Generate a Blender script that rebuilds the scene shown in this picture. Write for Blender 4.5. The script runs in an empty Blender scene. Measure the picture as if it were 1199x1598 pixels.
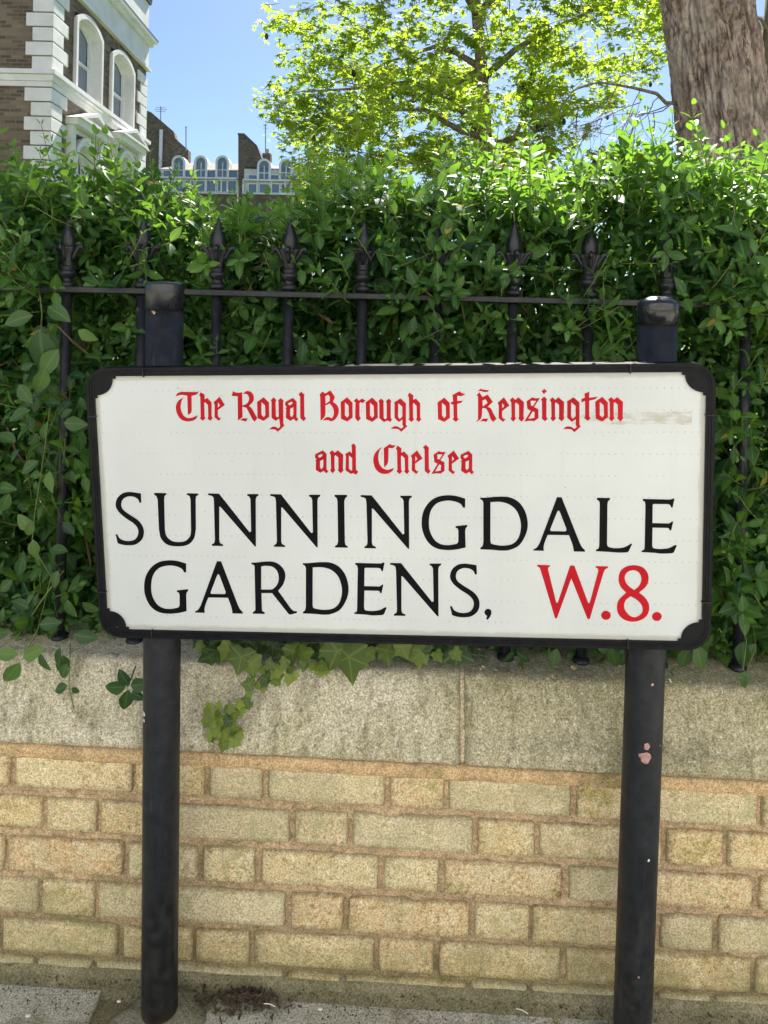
import bpy, bmesh, math, random
import numpy as np
from mathutils import Vector, Matrix, noise
from mathutils.geometry import tessellate_polygon
random.seed(7); rng = np.random.default_rng(7)
R = math.radians
sc = bpy.context.scene
col = sc.collection

# ---------------------------------------------------------------- camera
H = 1.18; FPX = 1154.0; PPX, PPY = 606.0, 500.0; ROLL = 0.022
cam_d = bpy.data.cameras.new('camera'); cam = bpy.data.objects.new('camera', cam_d); col.objects.link(cam)
cam_d.sensor_fit = 'VERTICAL'; cam_d.sensor_height = 36.0; cam_d.lens = 36.0 * FPX / 1598.0
cam_d.shift_x = (599.5 - PPX) / 1598.0; cam_d.shift_y = -(799.0 - PPY) / 1598.0
cam_d.clip_start = 0.02; cam_d.clip_end = 2000
cr, sr = math.cos(ROLL), math.sin(ROLL)
cam.matrix_world = Matrix(((cr, -sr, 0, 0), (0, 0, -1, 0), (sr, cr, 0, H), (0, 0, 0, 1)))
sc.camera = cam
# ---------------------------------------------------------------- world, sun, exposure
SUN_AZ, SUN_EL = R(10), R(50)          # azimuth measured from +Y towards +X
world = bpy.data.worlds.new('World'); sc.world = world; world.use_nodes = True
wn = world.node_tree.nodes; wl = world.node_tree.links
bg = wn['Background']; sky = wn.new('ShaderNodeTexSky'); sky.sky_type = 'NISHITA'; sky.sun_disc = False
sky.sun_elevation = SUN_EL; sky.sun_rotation = SUN_AZ
sky.air_density = 1.0; sky.dust_density = 0.75; sky.ozone_density = 6.0
wl.new(sky.outputs[0], bg.inputs[0]); bg.inputs[1].default_value = 0.053
sun_d = bpy.data.lights.new('sun', 'SUN'); sun = bpy.data.objects.new('sun', sun_d); col.objects.link(sun)
sun_d.energy = 5.0; sun_d.angle = R(0.5); sun_d.color = (1.0, 0.95, 0.86)
sdir = Vector((math.sin(SUN_AZ) * math.cos(SUN_EL), math.cos(SUN_AZ) * math.cos(SUN_EL), math.sin(SUN_EL)))
sun.rotation_euler = sdir.to_track_quat('Z', 'Y').to_euler(); sun.location = sdir * 60
sc.view_settings.view_transform = 'Standard'; sc.view_settings.look = 'None'
sc.view_settings.exposure = 1.58; sc.view_settings.gamma = 1.0; sc.view_settings.use_curve_mapping = False
sc.render.engine = 'CYCLES'
sc.cycles.max_bounces = 8; sc.cycles.diffuse_bounces = 5; sc.cycles.transmission_bounces = 6
sc.cycles.use_denoising = True; sc.cycles.sample_clamp_indirect = 6.0

# ---------------------------------------------------------------- measuring helpers
CAM = Vector((0, 0, H))
def ray(px, py):
    xc = (px - PPX) / FPX; yc = (py - PPY) / FPX
    return Vector((xc * cr + yc * sr, 1.0, xc * sr - yc * cr))
def at(px, py, Y):
    d = ray(px, py); return CAM + d * Y
def onplane(px, py, P, n):
    d = ray(px, py); return CAM + d * ((P - CAM).dot(n) / d.dot(n))
WA = 0.0384                                          # the wall runs 2.2 degrees off square
WU = Vector((math.cos(WA), -math.sin(WA), 0)); WW = Vector((math.sin(WA), math.cos(WA), 0)); WO = Vector((0, 1.30, 0))
def wuz(px, py, w=0.0):
    p = onplane(px, py, WO + WW * w, WW); return ((p - WO).dot(WU), p.z)
def wp(u, w, z): return WO + WU * u + WW * w + Vector((0, 0, z))

# ---------------------------------------------------------------- mesh helpers
class MB:
    def __init__(s): s.v = []; s.f = []
    def add(s, vs, fs):
        b = len(s.v); s.v += [tuple(v) for v in vs]; s.f += [tuple(b + i for i in f) for f in fs]
    def box(s, x0, x1, y0, y1, z0, z1, F=None):
        vs = [(x, y, z) for z in (z0, z1) for (x, y) in ((x0, y0), (x1, y0), (x1, y1), (x0, y1))]
        if F: vs = [F(*v) for v in vs]
        s.add(vs, [(3, 2, 1, 0), (4, 5, 6, 7), (0, 1, 5, 4), (1, 2, 6, 5), (2, 3, 7, 6), (3, 0, 4, 7)])
    def prism(s, loops, n0, n1, F, caps=True):
        """loops: [outer, hole...] in (s,t); extruded n0..n1; F(s,t,n) -> world"""
        flat = [p for l in loops for p in l]; m = len(flat)
        tris = tessellate_polygon([[Vector((p[0], p[1], 0)) for p in l] for l in loops])
        vs = [F(p[0], p[1], n0) for p in flat]
        if n1 is None: s.add(vs, tris); return
        vs += [F(p[0], p[1], n1) for p in flat]
        fs = [tuple(t) for t in tris] + [tuple(i + m for i in reversed(t)) for t in tris]
        b = 0
        for l in loops:
            k = len(l)
            for i in range(k):
                j = (i + 1) % k; fs.append((b + i, b + j, b + j + m, b + i + m))
            b += k
        s.add(vs, fs)
    def lathe(s, prof, c, seg=24, ax=None, sx=1, sy=1):
        rings = []
        for (r, z) in prof: rings.append([(c[0] + r * sx * math.cos(2 * math.pi * i / seg), c[1] + r * sy * math.sin(2 * math.pi * i / seg), c[2] + z) for i in range(seg)])
        vs = [v for g in rings for v in g]; fs = []
        for k in range(len(prof) - 1):
            for i in range(seg):
                j = (i + 1) % seg; fs.append((k * seg + i, k * seg + j, (k + 1) * seg + j, (k + 1) * seg + i))
        n = len(vs); vs += [(c[0], c[1], c[2] + prof[0][1]), (c[0], c[1], c[2] + prof[-1][1])]
        for i in range(seg):
            j = (i + 1) % seg; fs.append((n, j, i)); fs.append((n + 1, (len(prof) - 1) * seg + i, (len(prof) - 1) * seg + j))
        s.add(vs, fs)
    def tube(s, pts, rad, seg=8):
        pts = [Vector(p) for p in pts]; n = len(pts)
        if not hasattr(rad, '__len__'): rad = [rad] * n
        rings = []; up = Vector((0.3, 0.2, 1)).normalized()
        for i, p in enumerate(pts):
            t = (pts[min(i + 1, n - 1)] - pts[max(i - 1, 0)]).normalized()
            a = t.cross(up)
            if a.length < 1e-3: a = t.cross(Vector((1, 0, 0)))
            a.normalize(); b = t.cross(a)
            rings.append([p + (a * math.cos(2 * math.pi * k / seg) + b * math.sin(2 * math.pi * k / seg)) * rad[i] for k in range(seg)])
        vs = [v for g in rings for v in g]; fs = []
        for i in range(n - 1):
            for k in range(seg):
                l = (k + 1) % seg; fs.append((i * seg + k, i * seg + l, (i + 1) * seg + l, (i + 1) * seg + k))
        fs.append(tuple(reversed(range(seg)))); fs.append(tuple(range((n - 1) * seg, n * seg)))
        s.add(vs, fs)
    def build(s, name, m, parent=None, smooth=False, bevel=0, recalc=True):
        me = bpy.data.meshes.new(name); off = parent.location if parent is not None and parent.type == 'EMPTY' else (parent['_off'] if parent is not None else (0, 0, 0))
        off = Vector(off)
        me.from_pydata([tuple(Vector(v) - off) for v in s.v], [], s.f)
        if recalc or bevel:
            bm = bmesh.new(); bm.from_mesh(me)
            if recalc: bmesh.ops.recalc_face_normals(bm, faces=bm.faces)
            bm.to_mesh(me); bm.free()
        o = bpy.data.objects.new(name, me); col.objects.link(o); me.materials.append(m)
        if parent is not None: o.parent = parent
        o['_off'] = tuple(off)
        if smooth: me.polygons.foreach_set('use_smooth', [True] * len(me.polygons))
        if bevel:
            b = o.modifiers.new('bevel', 'BEVEL'); b.width = bevel; b.segments = 2; b.limit_method = 'ANGLE'
        return o
def thing(name, loc, label, cat, group=None):
    o = bpy.data.objects.new(name, None); col.objects.link(o); o.location = loc; o.empty_display_size = 0.1
    o['label'] = label; o['category'] = cat
    if group: o['group'] = group
    return o
def struct(o): o['kind'] = 'structure'; return o

# ---------------------------------------------------------------- material helpers
class NT:
    def __init__(s, name):
        s.m = bpy.data.materials.new(name); s.m.use_nodes = True; s.t = s.m.node_tree
        s.p = s.t.nodes['Principled BSDF']; s.out = s.t.nodes['Material Output']; s.co = s.n('ShaderNodeTexCoord').outputs['Object']
    def n(s, k, **kw):
        x = s.t.nodes.new(k)
        for a, b in kw.items(): setattr(x, a, b)
        return x
    def l(s, a, b): s.t.links.new(a, b)
    def scaled(s, v):
        m = s.n('ShaderNodeMapping'); m.inputs['Scale'].default_value = v; s.l(s.co, m.inputs[0]); return m.outputs[0]
    def noise(s, scale, detail=4, rough=.55, co=None, dist=0):
        x = s.n('ShaderNodeTexNoise'); x.inputs['Scale'].default_value = scale; x.inputs['Detail'].default_value = detail
        x.inputs['Roughness'].default_value = rough; x.inputs['Distortion'].default_value = dist; s.l(co or s.co, x.inputs['Vector']); return x.outputs['Fac']
    def ramp(s, fac, a, b, ca=(0, 0, 0, 1), cb=(1, 1, 1, 1)):
        if a > b: a, b, ca, cb = b, a, cb, ca
        x = s.n('ShaderNodeValToRGB'); e = x.color_ramp.elements; e[0].position = a; e[1].position = b
        e[0].color = (*ca[:3], 1); e[1].color = (*cb[:3], 1); s.l(fac, x.inputs[0]); return x.outputs[0]
    def mix(s, fac, a, b, mode='MIX'):
        x = s.n('ShaderNodeMixRGB', blend_type=mode)
        for k, v in ((0, fac), (1, a), (2, b)):
            if hasattr(v, 'is_linked') or isinstance(v, bpy.types.NodeSocket): s.l(v, x.inputs[k])
            elif k == 0: x.inputs[0].default_value = v
            else: x.inputs[k].default_value = (*v[:3], 1)
        return x.outputs[0]
    def math(s, op, a, b=0.0):
        x = s.n('ShaderNodeMath', operation=op)
        for k, v in ((0, a), (1, b)):
            if isinstance(v, bpy.types.NodeSocket): s.l(v, x.inputs[k])
            else: x.inputs[k].default_value = v
        return x.outputs[0]
    def bump(s, h, strength=.5, dist=.002, prev=None):
        x = s.n('ShaderNodeBump'); x.inputs['Strength'].default_value = strength; x.inputs['Distance'].default_value = dist
        s.l(h, x.inputs['Height'])
        if prev: s.l(prev, x.inputs['Normal'])
        return x.outputs[0]
    def set(s, base=None, rough=None, normal=None, spec=None, metal=None):
        for k, v in (('Base Color', base), ('Roughness', rough), ('Normal', normal), ('Specular IOR Level', spec), ('Metallic', metal)):
            if v is None: continue
            if isinstance(v, bpy.types.NodeSocket): s.l(v, s.p.inputs[k])
            elif k == 'Base Color': s.p.inputs[k].default_value = (*v[:3], 1)
            else: s.p.inputs[k].default_value = v
        return s.m
    def rnd(s): return s.n('ShaderNodeObjectInfo').outputs['Random']
def plain(name, c, rough=.6, var=.25, scale=6, bump=0, bscale=60, spec=None, metal=None):
    t = NT(name); n1 = t.noise(scale, 5); d = tuple(x * (1 - var) for x in c); l = tuple(min(1, x * (1 + var)) for x in c)
    return t.set(t.ramp(n1, .3, .7, d, l), rough, t.bump(t.noise(bscale, 5), bump, .01) if bump else None, spec, metal)

def m_brick():
    t = NT('pale_brick'); r = t.rnd(); r2 = t.math('FRACT', t.math('MULTIPLY', r, 7.31)); r3 = t.math('FRACT', t.math('MULTIPLY', r, 23.7))
    big = t.noise(7, 4, .6); mid = t.noise(42, 5, .7); fine = t.noise(230, 3, .8); grain = t.noise(105, 6, .82); patch = t.noise(15, 5, .65, dist=.7)
    base = t.mix(r, (.82, .64, .37), (.88, .77, .52))
    base = t.mix(t.math('MULTIPLY', t.ramp(r2, .62, .95), .6), base, (.80, .54, .34))
    base = t.mix(t.math('MULTIPLY', t.ramp(big, .42, .62), .45), base, (.82, .60, .36))
    base = t.mix(t.math('MULTIPLY', t.ramp(mid, .46, .62), .6), base, (.93, .86, .64))
    base = t.mix(t.math('MULTIPLY', t.ramp(mid, .44, .34), .4), base, (.55, .41, .22))
    green = t.math('MULTIPLY', t.ramp(t.math('ADD', patch, t.math('MULTIPLY', r3, .12)), .585, .72), .6)
    base = t.mix(green, base, (.38, .38, .10))
    base = t.mix(t.math('MULTIPLY', t.ramp(grain, .555, .62), .75), base, (.30, .21, .11))
    base = t.mix(t.math('MULTIPLY', t.ramp(fine, .59, .65), .8), base, (.13, .09, .05))
    base = t.mix(t.math('MULTIPLY', t.ramp(grain, .46, .40), .55), base, (.97, .91, .72))
    sep = t.n('ShaderNodeSeparateXYZ'); t.l(t.co, sep.inputs[0])
    low = t.math('MULTIPLY', t.ramp(t.math('ADD', sep.outputs[2], t.math('MULTIPLY', t.math('SUBTRACT', patch, .5), .30)), .095, .0), .8)
    base = t.mix(low, base, (.33, .30, .13))
    base = t.mix(t.math('MULTIPLY', t.ramp(r3, .45, .9), .45), base, (.74, .70, .57))
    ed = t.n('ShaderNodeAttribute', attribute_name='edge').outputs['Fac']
    base = t.mix(t.math('MULTIPLY', t.ramp(t.math('ADD', ed, t.math('MULTIPLY', t.math('SUBTRACT', grain, .5), 1.1)), .42, .95), .58), base, (.25, .19, .11))  # grime along brick edges, with the joint shadows painted into it
    stn = t.math('MULTIPLY', t.ramp(t.noise(4.5, 6, .7, dist=.5), .47, .64), .5); base = t.mix(stn, base, (.44, .42, .27))
    base = t.mix(1.0, base, (.95, .915, .83), 'MULTIPLY')
    salt = t.noise(340, 2, .6); base = t.mix(1.0, base, t.ramp(salt, .36, .64, (.62, .60, .56), (1.12, 1.12, 1.12)), 'MULTIPLY')
    bmp = t.bump(fine, .8, .0008, t.bump(grain, .9, .0022))
    return t.set(base, .92, bmp, .2)
def m_mortar(c=(.45, .335, .215), name='orange_mortar', dk=.6):
    t = NT(name); big = t.noise(10, 4); mid = t.noise(60, 5, .7); fine = t.noise(210, 4, .8)
    base = t.mix(t.ramp(big, .35, .7), c, tuple(min(1, x * 1.4) for x in c))
    base = t.mix(t.math('MULTIPLY', t.ramp(mid, .48, .66), dk), base, (.17, .11, .06))
    base = t.mix(t.math('MULTIPLY', t.ramp(t.noise(14, 4, dist=.5), .56, .72), .6), base, (.15, .16, .06))
    base = t.mix(t.math('MULTIPLY', t.ramp(fine, .55, .7), .4), base, (.10, .07, .04))
    sep = t.n('ShaderNodeSeparateXYZ'); t.l(t.co, sep.inputs[0])
    low = t.math('MULTIPLY', t.ramp(t.math('ADD', sep.outputs[2], t.math('MULTIPLY', big, .10)), .18, .06), .75)
    base = t.mix(low, base, (.13, .13, .06))
    base = t.mix(1.0, base, t.ramp(t.noise(330, 2, .6), .36, .64, (.62, .60, .56), (1.25, 1.25, 1.25)), 'MULTIPLY')
    return t.set(base, .95, t.bump(fine, .8, .0010, t.bump(mid, .8, .003)), .15)
def m_coping():
    t = NT('coping_stone'); big = t.noise(5, 5, .6, dist=.4); mid = t.noise(38, 5, .6); fine = t.noise(190, 4, .8); spots = t.noise(90, 2, .5)
    base = t.mix(t.ramp(big, .4, .66), (.64, .58, .46), (.50, .46, .30))
    base = t.mix(t.math('MULTIPLY', t.ramp(mid, .45, .75), .6), base, (.66, .60, .48))
    sep = t.n('ShaderNodeSeparateXYZ'); t.l(t.co, sep.inputs[0])
    xr = t.ramp(t.math('ADD', sep.outputs[0], t.math('MULTIPLY', big, .6)), .25, .75)
    base = t.mix(t.math('MULTIPLY', xr, .55), base, (.30, .26, .12))
    grain = t.noise(115, 6, .85)
    base = t.mix(t.math('MULTIPLY', t.ramp(spots, .63, .69), .6), base, (.16, .15, .10))
    base = t.mix(t.math('MULTIPLY', t.ramp(grain, .54, .64), .5), base, (.19, .17, .11))
    base = t.mix(t.math('MULTIPLY', t.ramp(fine, .57, .66), .55), base, (.12, .10, .07))
    base = t.mix(t.math('MULTIPLY', t.ramp(grain, .46, .39), .55), base, (.84, .80, .68))
    st = t.noise(6, 5, .7, t.scaled((5, 5, .8)), .3); base = t.mix(t.math('MULTIPLY', t.ramp(st, .48, .64), .62), base, (.21, .19, .11))
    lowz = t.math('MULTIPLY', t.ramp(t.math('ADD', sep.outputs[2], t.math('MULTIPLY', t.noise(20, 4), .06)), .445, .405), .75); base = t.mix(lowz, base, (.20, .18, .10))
    base = t.mix(1.0, base, t.ramp(t.noise(320, 2, .6), .36, .64, (.58, .57, .54), (1.25, 1.25, 1.25)), 'MULTIPLY')
    return t.set(base, .95, t.bump(fine, .7, .0009, t.bump(grain, .7, .002)), .15)
def m_black(name='black_paint', wear=.25, rough=.42, spec=.28, k=1.0):
    t = NT(name); fine = t.noise(60, 5, .6); sp = t.noise(230, 2, .5); big = t.noise(14, 4)
    base = t.mix(t.ramp(fine, .35, .75), (.010 * k, .011 * k, .015 * k), (.024 * k, .026 * k, .033 * k))
    base = t.mix(t.math('MULTIPLY', t.ramp(sp, .76, .79), .4), base, (.30, .29, .28))
    base = t.mix(t.math('MULTIPLY', t.ramp(t.noise(24, 3, .5), .735, .745), wear * 3), base, (.42, .25, .22))
    if wear > .2:
        sep = t.n('ShaderNodeSeparateXYZ'); t.l(t.co, sep.inputs[0])
        rust = t.math('MULTIPLY', t.ramp(t.math('ADD', sep.outputs[2], t.math('MULTIPLY', t.noise(30, 5, .7), .10)), .085, .045), .8)
        base = t.mix(rust, base, (.20, .11, .06))
        scr = t.math('MULTIPLY', t.ramp(t.noise(9, 5, .75, t.scaled((7, 7, .7))), .58, .68), .35); base = t.mix(scr, base, (.085, .085, .09))
        dust = t.math('MULTIPLY', t.ramp(sep.outputs[2], .30, .0), .15); base = t.mix(t.math('MULTIPLY', dust, t.ramp(fine, .4, .65)), base, (.20, .18, .15))
    return t.set(base, t.ramp(big, .3, .7, (rough - .08,) * 3, (rough + .15,) * 3), t.bump(fine, .12, .002), spec)
def m_panel(w2, h2):
    t = NT('white_sign_enamel'); sep = t.n('ShaderNodeSeparateXYZ'); t.l(t.co, sep.inputs[0])
    big = t.noise(4, 4); fine = t.noise(180, 4, .7)
    base = t.mix(t.ramp(big, .35, .7), (.50, .525, .545), (.575, .595, .61))
    base = t.mix(t.math('MULTIPLY', t.ramp(fine, .55, .75), .18), base, (.52, .52, .48))
    # rows of tiny dots in the reflective sheet
    def cell(o, size):
        f = t.math('FRACT', t.math('DIVIDE', o, size)); return t.math('ABSOLUTE', t.math('SUBTRACT', f, .5))
    dx = t.math('MULTIPLY', cell(sep.outputs[0], .0098), .0098); dz = t.math('MULTIPLY', cell(sep.outputs[2], .0325), .0325)
    d = t.math('SQRT', t.math('ADD', t.math('MULTIPLY', dx, dx), t.math('MULTIPLY', dz, dz)))
    dots = t.math('MULTIPLY', t.math('LESS_THAN', d, .0010), t.ramp(t.noise(11, 3), .42, .52))
    base = t.mix(t.math('MULTIPLY', dots, .5), base, (.22, .23, .22))
    # scuffs, scratches
    sx = t.scaled((3.5, 1, 60)); sc1 = t.ramp(t.noise(5, 5, .65, sx), .66, .70)
    base = t.mix(t.math('MULTIPLY', sc1, t.math('MULTIPLY', t.ramp(t.noise(7, 2), .45, .62), .5)), base, (.40, .40, .36))
    sp = t.ramp(t.noise(150, 2, .5), .74, .76); base = t.mix(t.math('MULTIPLY', sp, .6), base, (.16, .15, .13))
    ed = t.math('MINIMUM', t.math('SUBTRACT', w2 - .013, t.math('ABSOLUTE', sep.outputs[0])), t.math('SUBTRACT', h2 - .013, t.math('ABSOLUTE', sep.outputs[2])))
    gm = t.math('MULTIPLY', t.ramp(t.math('SUBTRACT', ed, t.math('MULTIPLY', t.noise(26, 5, .7), .010)), .000, -.008), .5)
    base = t.mix(gm, base, (.30, .28, .22))
    stk = t.ramp(t.noise(5, 5, .7, t.scaled((9, 1, .55))), .56, .72); base = t.mix(t.math('MULTIPLY', stk, .14), base, (.40, .39, .33))
    # brown tape residue at the upper right
    bx = t.math('MULTIPLY', t.math('GREATER_THAN', sep.outputs[0], .245), t.math('LESS_THAN', sep.outputs[0], .436))
    zn = t.math('ADD', sep.outputs[2], t.math('MULTIPLY', t.math('SUBTRACT', t.noise(60, 4, .7), .5), .010)); bz = t.math('MULTIPLY', t.math('GREATER_THAN', zn, .1255), t.math('LESS_THAN', zn, .1435))
    tape = t.math('MULTIPLY', t.math('MULTIPLY', bx, bz), t.ramp(t.math('ADD', t.noise(70, 4, .7, t.scaled((.5, 1, 1.6))), t.math('MULTIPLY', sep.outputs[0], .55)), .60, .80))
    base = t.mix(t.math('MULTIPLY', tape, .62), base, (.34, .29, .22))
    return t.set(base, .32, t.bump(t.noise(9, 3), .06, .004), .5)
def m_leaf(name, dark, light, trans, rough=.38, tf=.38, vein=.45):
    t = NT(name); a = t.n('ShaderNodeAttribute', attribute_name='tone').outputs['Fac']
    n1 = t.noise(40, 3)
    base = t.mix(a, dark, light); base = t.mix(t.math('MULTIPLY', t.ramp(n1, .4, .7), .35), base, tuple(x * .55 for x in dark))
    rib = t.n('ShaderNodeAttribute', attribute_name='rib').outputs['Fac']
    base = t.mix(t.math('MULTIPLY', t.ramp(rib, .16, .03), vein), base, tuple(min(1, x * 1.5 + .02) for x in light))
    t.set(base, t.math('ADD', t.math('MULTIPLY', n1, .25), rough - .1), None, .32)
    tr = t.n('ShaderNodeBsdfTranslucent'); t.l(t.mix(a, trans, tuple(min(1, x * 1.5) for x in trans)), tr.inputs[0])
    mx = t.n('ShaderNodeMixShader'); mx.inputs[0].default_value = tf
    t.l(t.p.outputs[0], mx.inputs[1]); t.l(tr.outputs[0], mx.inputs[2]); t.l(mx.outputs[0], t.out.inputs[0]); return t.m
def m_bark(name, a, b, sc_=1.0):
    t = NT(name); v = t.scaled((1, 1, .36)); n1 = t.noise(14 * sc_, 6, .65, v, .8); n2 = t.noise(45 * sc_, 6, .75, v, .5)
    base = t.mix(t.ramp(n1, .38, .66), a, b); base = t.mix(t.math('MULTIPLY', t.ramp(n2, .50, .60), .75), base, tuple(x * .22 for x in a))
    if sc_ == 1.0: pa = t.n('ShaderNodeAttribute', attribute_name='plate').outputs['Fac']; base = t.mix(t.math('MULTIPLY', t.ramp(pa, .30, .08), .7), base, tuple(x * .3 for x in a)); base = t.mix(t.math('MULTIPLY', t.ramp(t.noise(3, 4), .45, .65), .35), base, (.55, .50, .44))  # cracks between bark plates darkened, their shade put into the colour
    return t.set(base, .95, t.bump(n2, .9, .02 / sc_, t.bump(n1, 1.0, .05 / sc_)), .15)
def m_housebrick():
    t = NT('stock_brick'); mp = t.n('ShaderNodeMapping'); t.l(t.co, mp.inputs[0])
    sep = t.n('ShaderNodeSeparateXYZ'); t.l(t.co, sep.inputs[0]); cmb = t.n('ShaderNodeCombineXYZ')
    t.l(t.math('ADD', sep.outputs[0], sep.outputs[1]), cmb.inputs[0]); t.l(sep.outputs[2], cmb.inputs[1])
    b = t.n('ShaderNodeTexBrick'); b.inputs['Scale'].default_value = 1; b.inputs['Brick Width'].default_value = .225; b.inputs['Row Height'].default_value = .075
    b.inputs['Mortar Size'].default_value = .010; b.inputs['Color1'].default_value = (.105, .082, .062, 1); b.inputs['Color2'].default_value = (.26, .205, .145, 1)
    b.inputs['Mortar'].default_value = (.20, .165, .12, 1); b.inputs['Bias'].default_value = -.1; t.l(cmb.outputs[0], b.inputs['Vector'])
    base = t.mix(t.math('MULTIPLY', t.ramp(t.noise(1.6, 5), .4, .7), .35), b.outputs[0], (.09, .065, .045))
    return t.set(base, .9, t.bump(b.outputs['Fac'], -.6, .01), .2)

M = dict(
    brick=m_brick(), mortar=m_mortar(), band=m_mortar((.52, .37, .21), 'orange_pointing', .30), coping=m_coping(),
    black=m_black(), gloss=m_black('glossy_black_cap', .0, .26, .6), iron=m_black('railing_iron', .08, .34, .35), frame=m_black('sign_frame_black', .0, .42, .14, .45),
    red=plain('red_lettering', (.42, .004, .014), .45, .22, 5, spec=.15), ink=plain('black_lettering', (.004, .004, .006), .5, .3, 5, spec=.08),
    leaf=m_leaf('privet_leaf', (.013, .054, .022), (.135, .275, .06), (.20, .38, .03), .42),
    dryleaf=m_leaf('yellowing_leaf', (.16, .10, .03), (.34, .30, .06), (.30, .26, .04), .6),
    ivy=m_leaf('ivy_leaf', (.022, .062, .018), (.32, .40, .06), (.20, .30, .03), .4, .25, .2),
    glossy=m_leaf('climber_leaf', (.012, .050, .019), (.11, .20, .042), (.09, .2, .02), .36, .25, .3),
    gum=m_leaf('sweetgum_leaf', (.045, .10, .014), (.24, .31, .035), (.38, .52, .035), .5, .55),
    dry=plain('dry_seed_pod', (.035, .022, .012), .8), stem=plain('hedge_stem', (.12, .075, .04), .8, .3, 30),
    greenstem=plain('green_stem', (.12, .15, .04), .7, .3, 30),
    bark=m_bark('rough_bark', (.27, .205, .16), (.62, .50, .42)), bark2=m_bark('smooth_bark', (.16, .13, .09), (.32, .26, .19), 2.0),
    pave=None, hbrick=m_housebrick(), stucco=plain('white_stucco', (.70, .69, .66), .7, .10, 2.5, .2, 30), white=plain('white_joinery', (.78, .78, .77), .45, .05, 3),
    slate=plain('brown_roof_tile', (.17, .13, .11), .8, .3, 3, .4, 20), lead=plain('lead_sheet', (.08, .085, .10), .6, .2, 4), metal=plain('aerial_metal', (.3, .3, .3), .4, .1, 4),
    lawn=plain('lawn', (.06, .10, .03), .9, .4, 8, .5, 80), gravel=plain('garden_gravel', (.36, .33, .27), .9, .25, 30, .5, 200), tarmac=plain('tarmac', (.06, .06, .062), .9, .3, 40, .4, 300), kerb=plain('granite_kerb', (.30, .29, .28), .8, .25, 40),
    chip=plain('primer_chip', (.40, .24, .215), .8, .35, 160), white_bit=plain('petal', (.7, .68, .62), .6, .1, 10), dirt=plain('dry_dirt', (.095, .068, .045), .95, .5, 120, .8, 300))
def m_glass():
    t = NT('window_glass'); t.set((.16, .20, .26), .06, t.bump(t.noise(1.2, 2), .05, .05), .9); return t.m
M['glass'] = m_glass()
def m_pave():
    t = NT('paving_concrete'); big = t.noise(6, 5, .6); mid = t.noise(45, 5, .65); fine = t.noise(190, 4, .8)
    base = t.mix(t.ramp(big, .35, .7), (.58, .56, .48), (.42, .41, .30))
    base = t.mix(t.math('MULTIPLY', t.ramp(mid, .5, .72), .6), base, (.72, .70, .64))
    base = t.mix(t.math('MULTIPLY', t.ramp(t.noise(12, 4, dist=.5), .52, .7), .6), base, (.12, .14, .06))
    base = t.mix(t.math('MULTIPLY', t.ramp(fine, .54, .68), .5), base, (.07, .065, .05))
    v = t.n('ShaderNodeTexVoronoi'); v.inputs['Scale'].default_value = 190; v.inputs['Randomness'].default_value = .15
    mp = t.n('ShaderNodeMapping'); mp.inputs['Rotation'].default_value = (0, 0, .7); t.l(t.co, mp.inputs[0]); t.l(mp.outputs[0], v.inputs['Vector'])
    base = t.mix(1.0, base, t.ramp(t.noise(320, 2, .6), .36, .64, (.55, .55, .52), (1.3, 1.3, 1.3)), 'MULTIPLY')
    return t.set(base, .95, t.bump(v.outputs['Distance'], -.9, .0022, t.bump(fine, .5, .0008, t.bump(mid, .5, .003))), .15)
M['pave'] = m_pave(); M['rubble'] = m_mortar((.50, .43, .31), 'mossy_fillet', .5); M['lime'] = m_mortar((.52, .50, .44), 'grey_cement', .5)

# ================================================================ SETTING
# garden ground behind the wall, land under everything
g = MB(); g.add([(-400, -400, -.06), (400, -400, -.06), (400, 600, -.06), (-400, 600, -.06)], [(0, 1, 2, 3)]); struct(g.build('ground', M['tarmac']))
g = MB(); g.add([(-60, 1.5, .33), (60, 1.5, .33), (60, 120, .33), (-60, 120, .33)], [(0, 1, 2, 3)]); struct(g.build('lawn', M['lawn']))
g = MB(); g.add([(-30, 2.6, .334), (30, 2.6, .334), (30, 5.2, .334), (-30, 5.2, .334)], [(0, 1, 2, 3)]); struct(g.build('garden_path', M['gravel']))
# pavement: a bed and slabs
pav = bpy.data.objects.new('pavement', None); col.objects.link(pav); struct(pav)
FW = lambda u, w, z: wp(u, w, z)
g = MB(); g.box(-14, 14, -3.9, -.012, -.05, -.006, FW); g.build('bedding', M['rubble'], pav)
wrow = [-.028, -.33, -.63, -1.23, -1.83, -2.43, -3.03, -3.86]
for k in range(len(wrow) - 1):
    for i in range(-6, 7):
        u0 = i * .75 - (.435 if k % 2 == 0 else .06); u1 = u0 + .743; w1, w0 = wrow[k], wrow[k + 1] + .007
        if k == 0 and i == 0: u0 += .155
        if k == 0 and i == -1: u1 -= .03
        sl = MB(); hz = [.0045 * random.random() for _ in range(4)]
        sl.add([FW(u0, w0, -.04), FW(u1, w0, -.04), FW(u1, w1, -.04), FW(u0, w1, -.04), FW(u0, w0, hz[0]), FW(u1, w0, hz[1]), FW(u1, w1, hz[2]), FW(u0, w1, hz[3])], [(3, 2, 1, 0), (4, 5, 6, 7), (0, 1, 5, 4), (1, 2, 6, 5), (2, 3, 7, 6), (3, 0, 4, 7)])
        sl.build('paving_slab', M['pave'], pav, bevel=.004)
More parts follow.
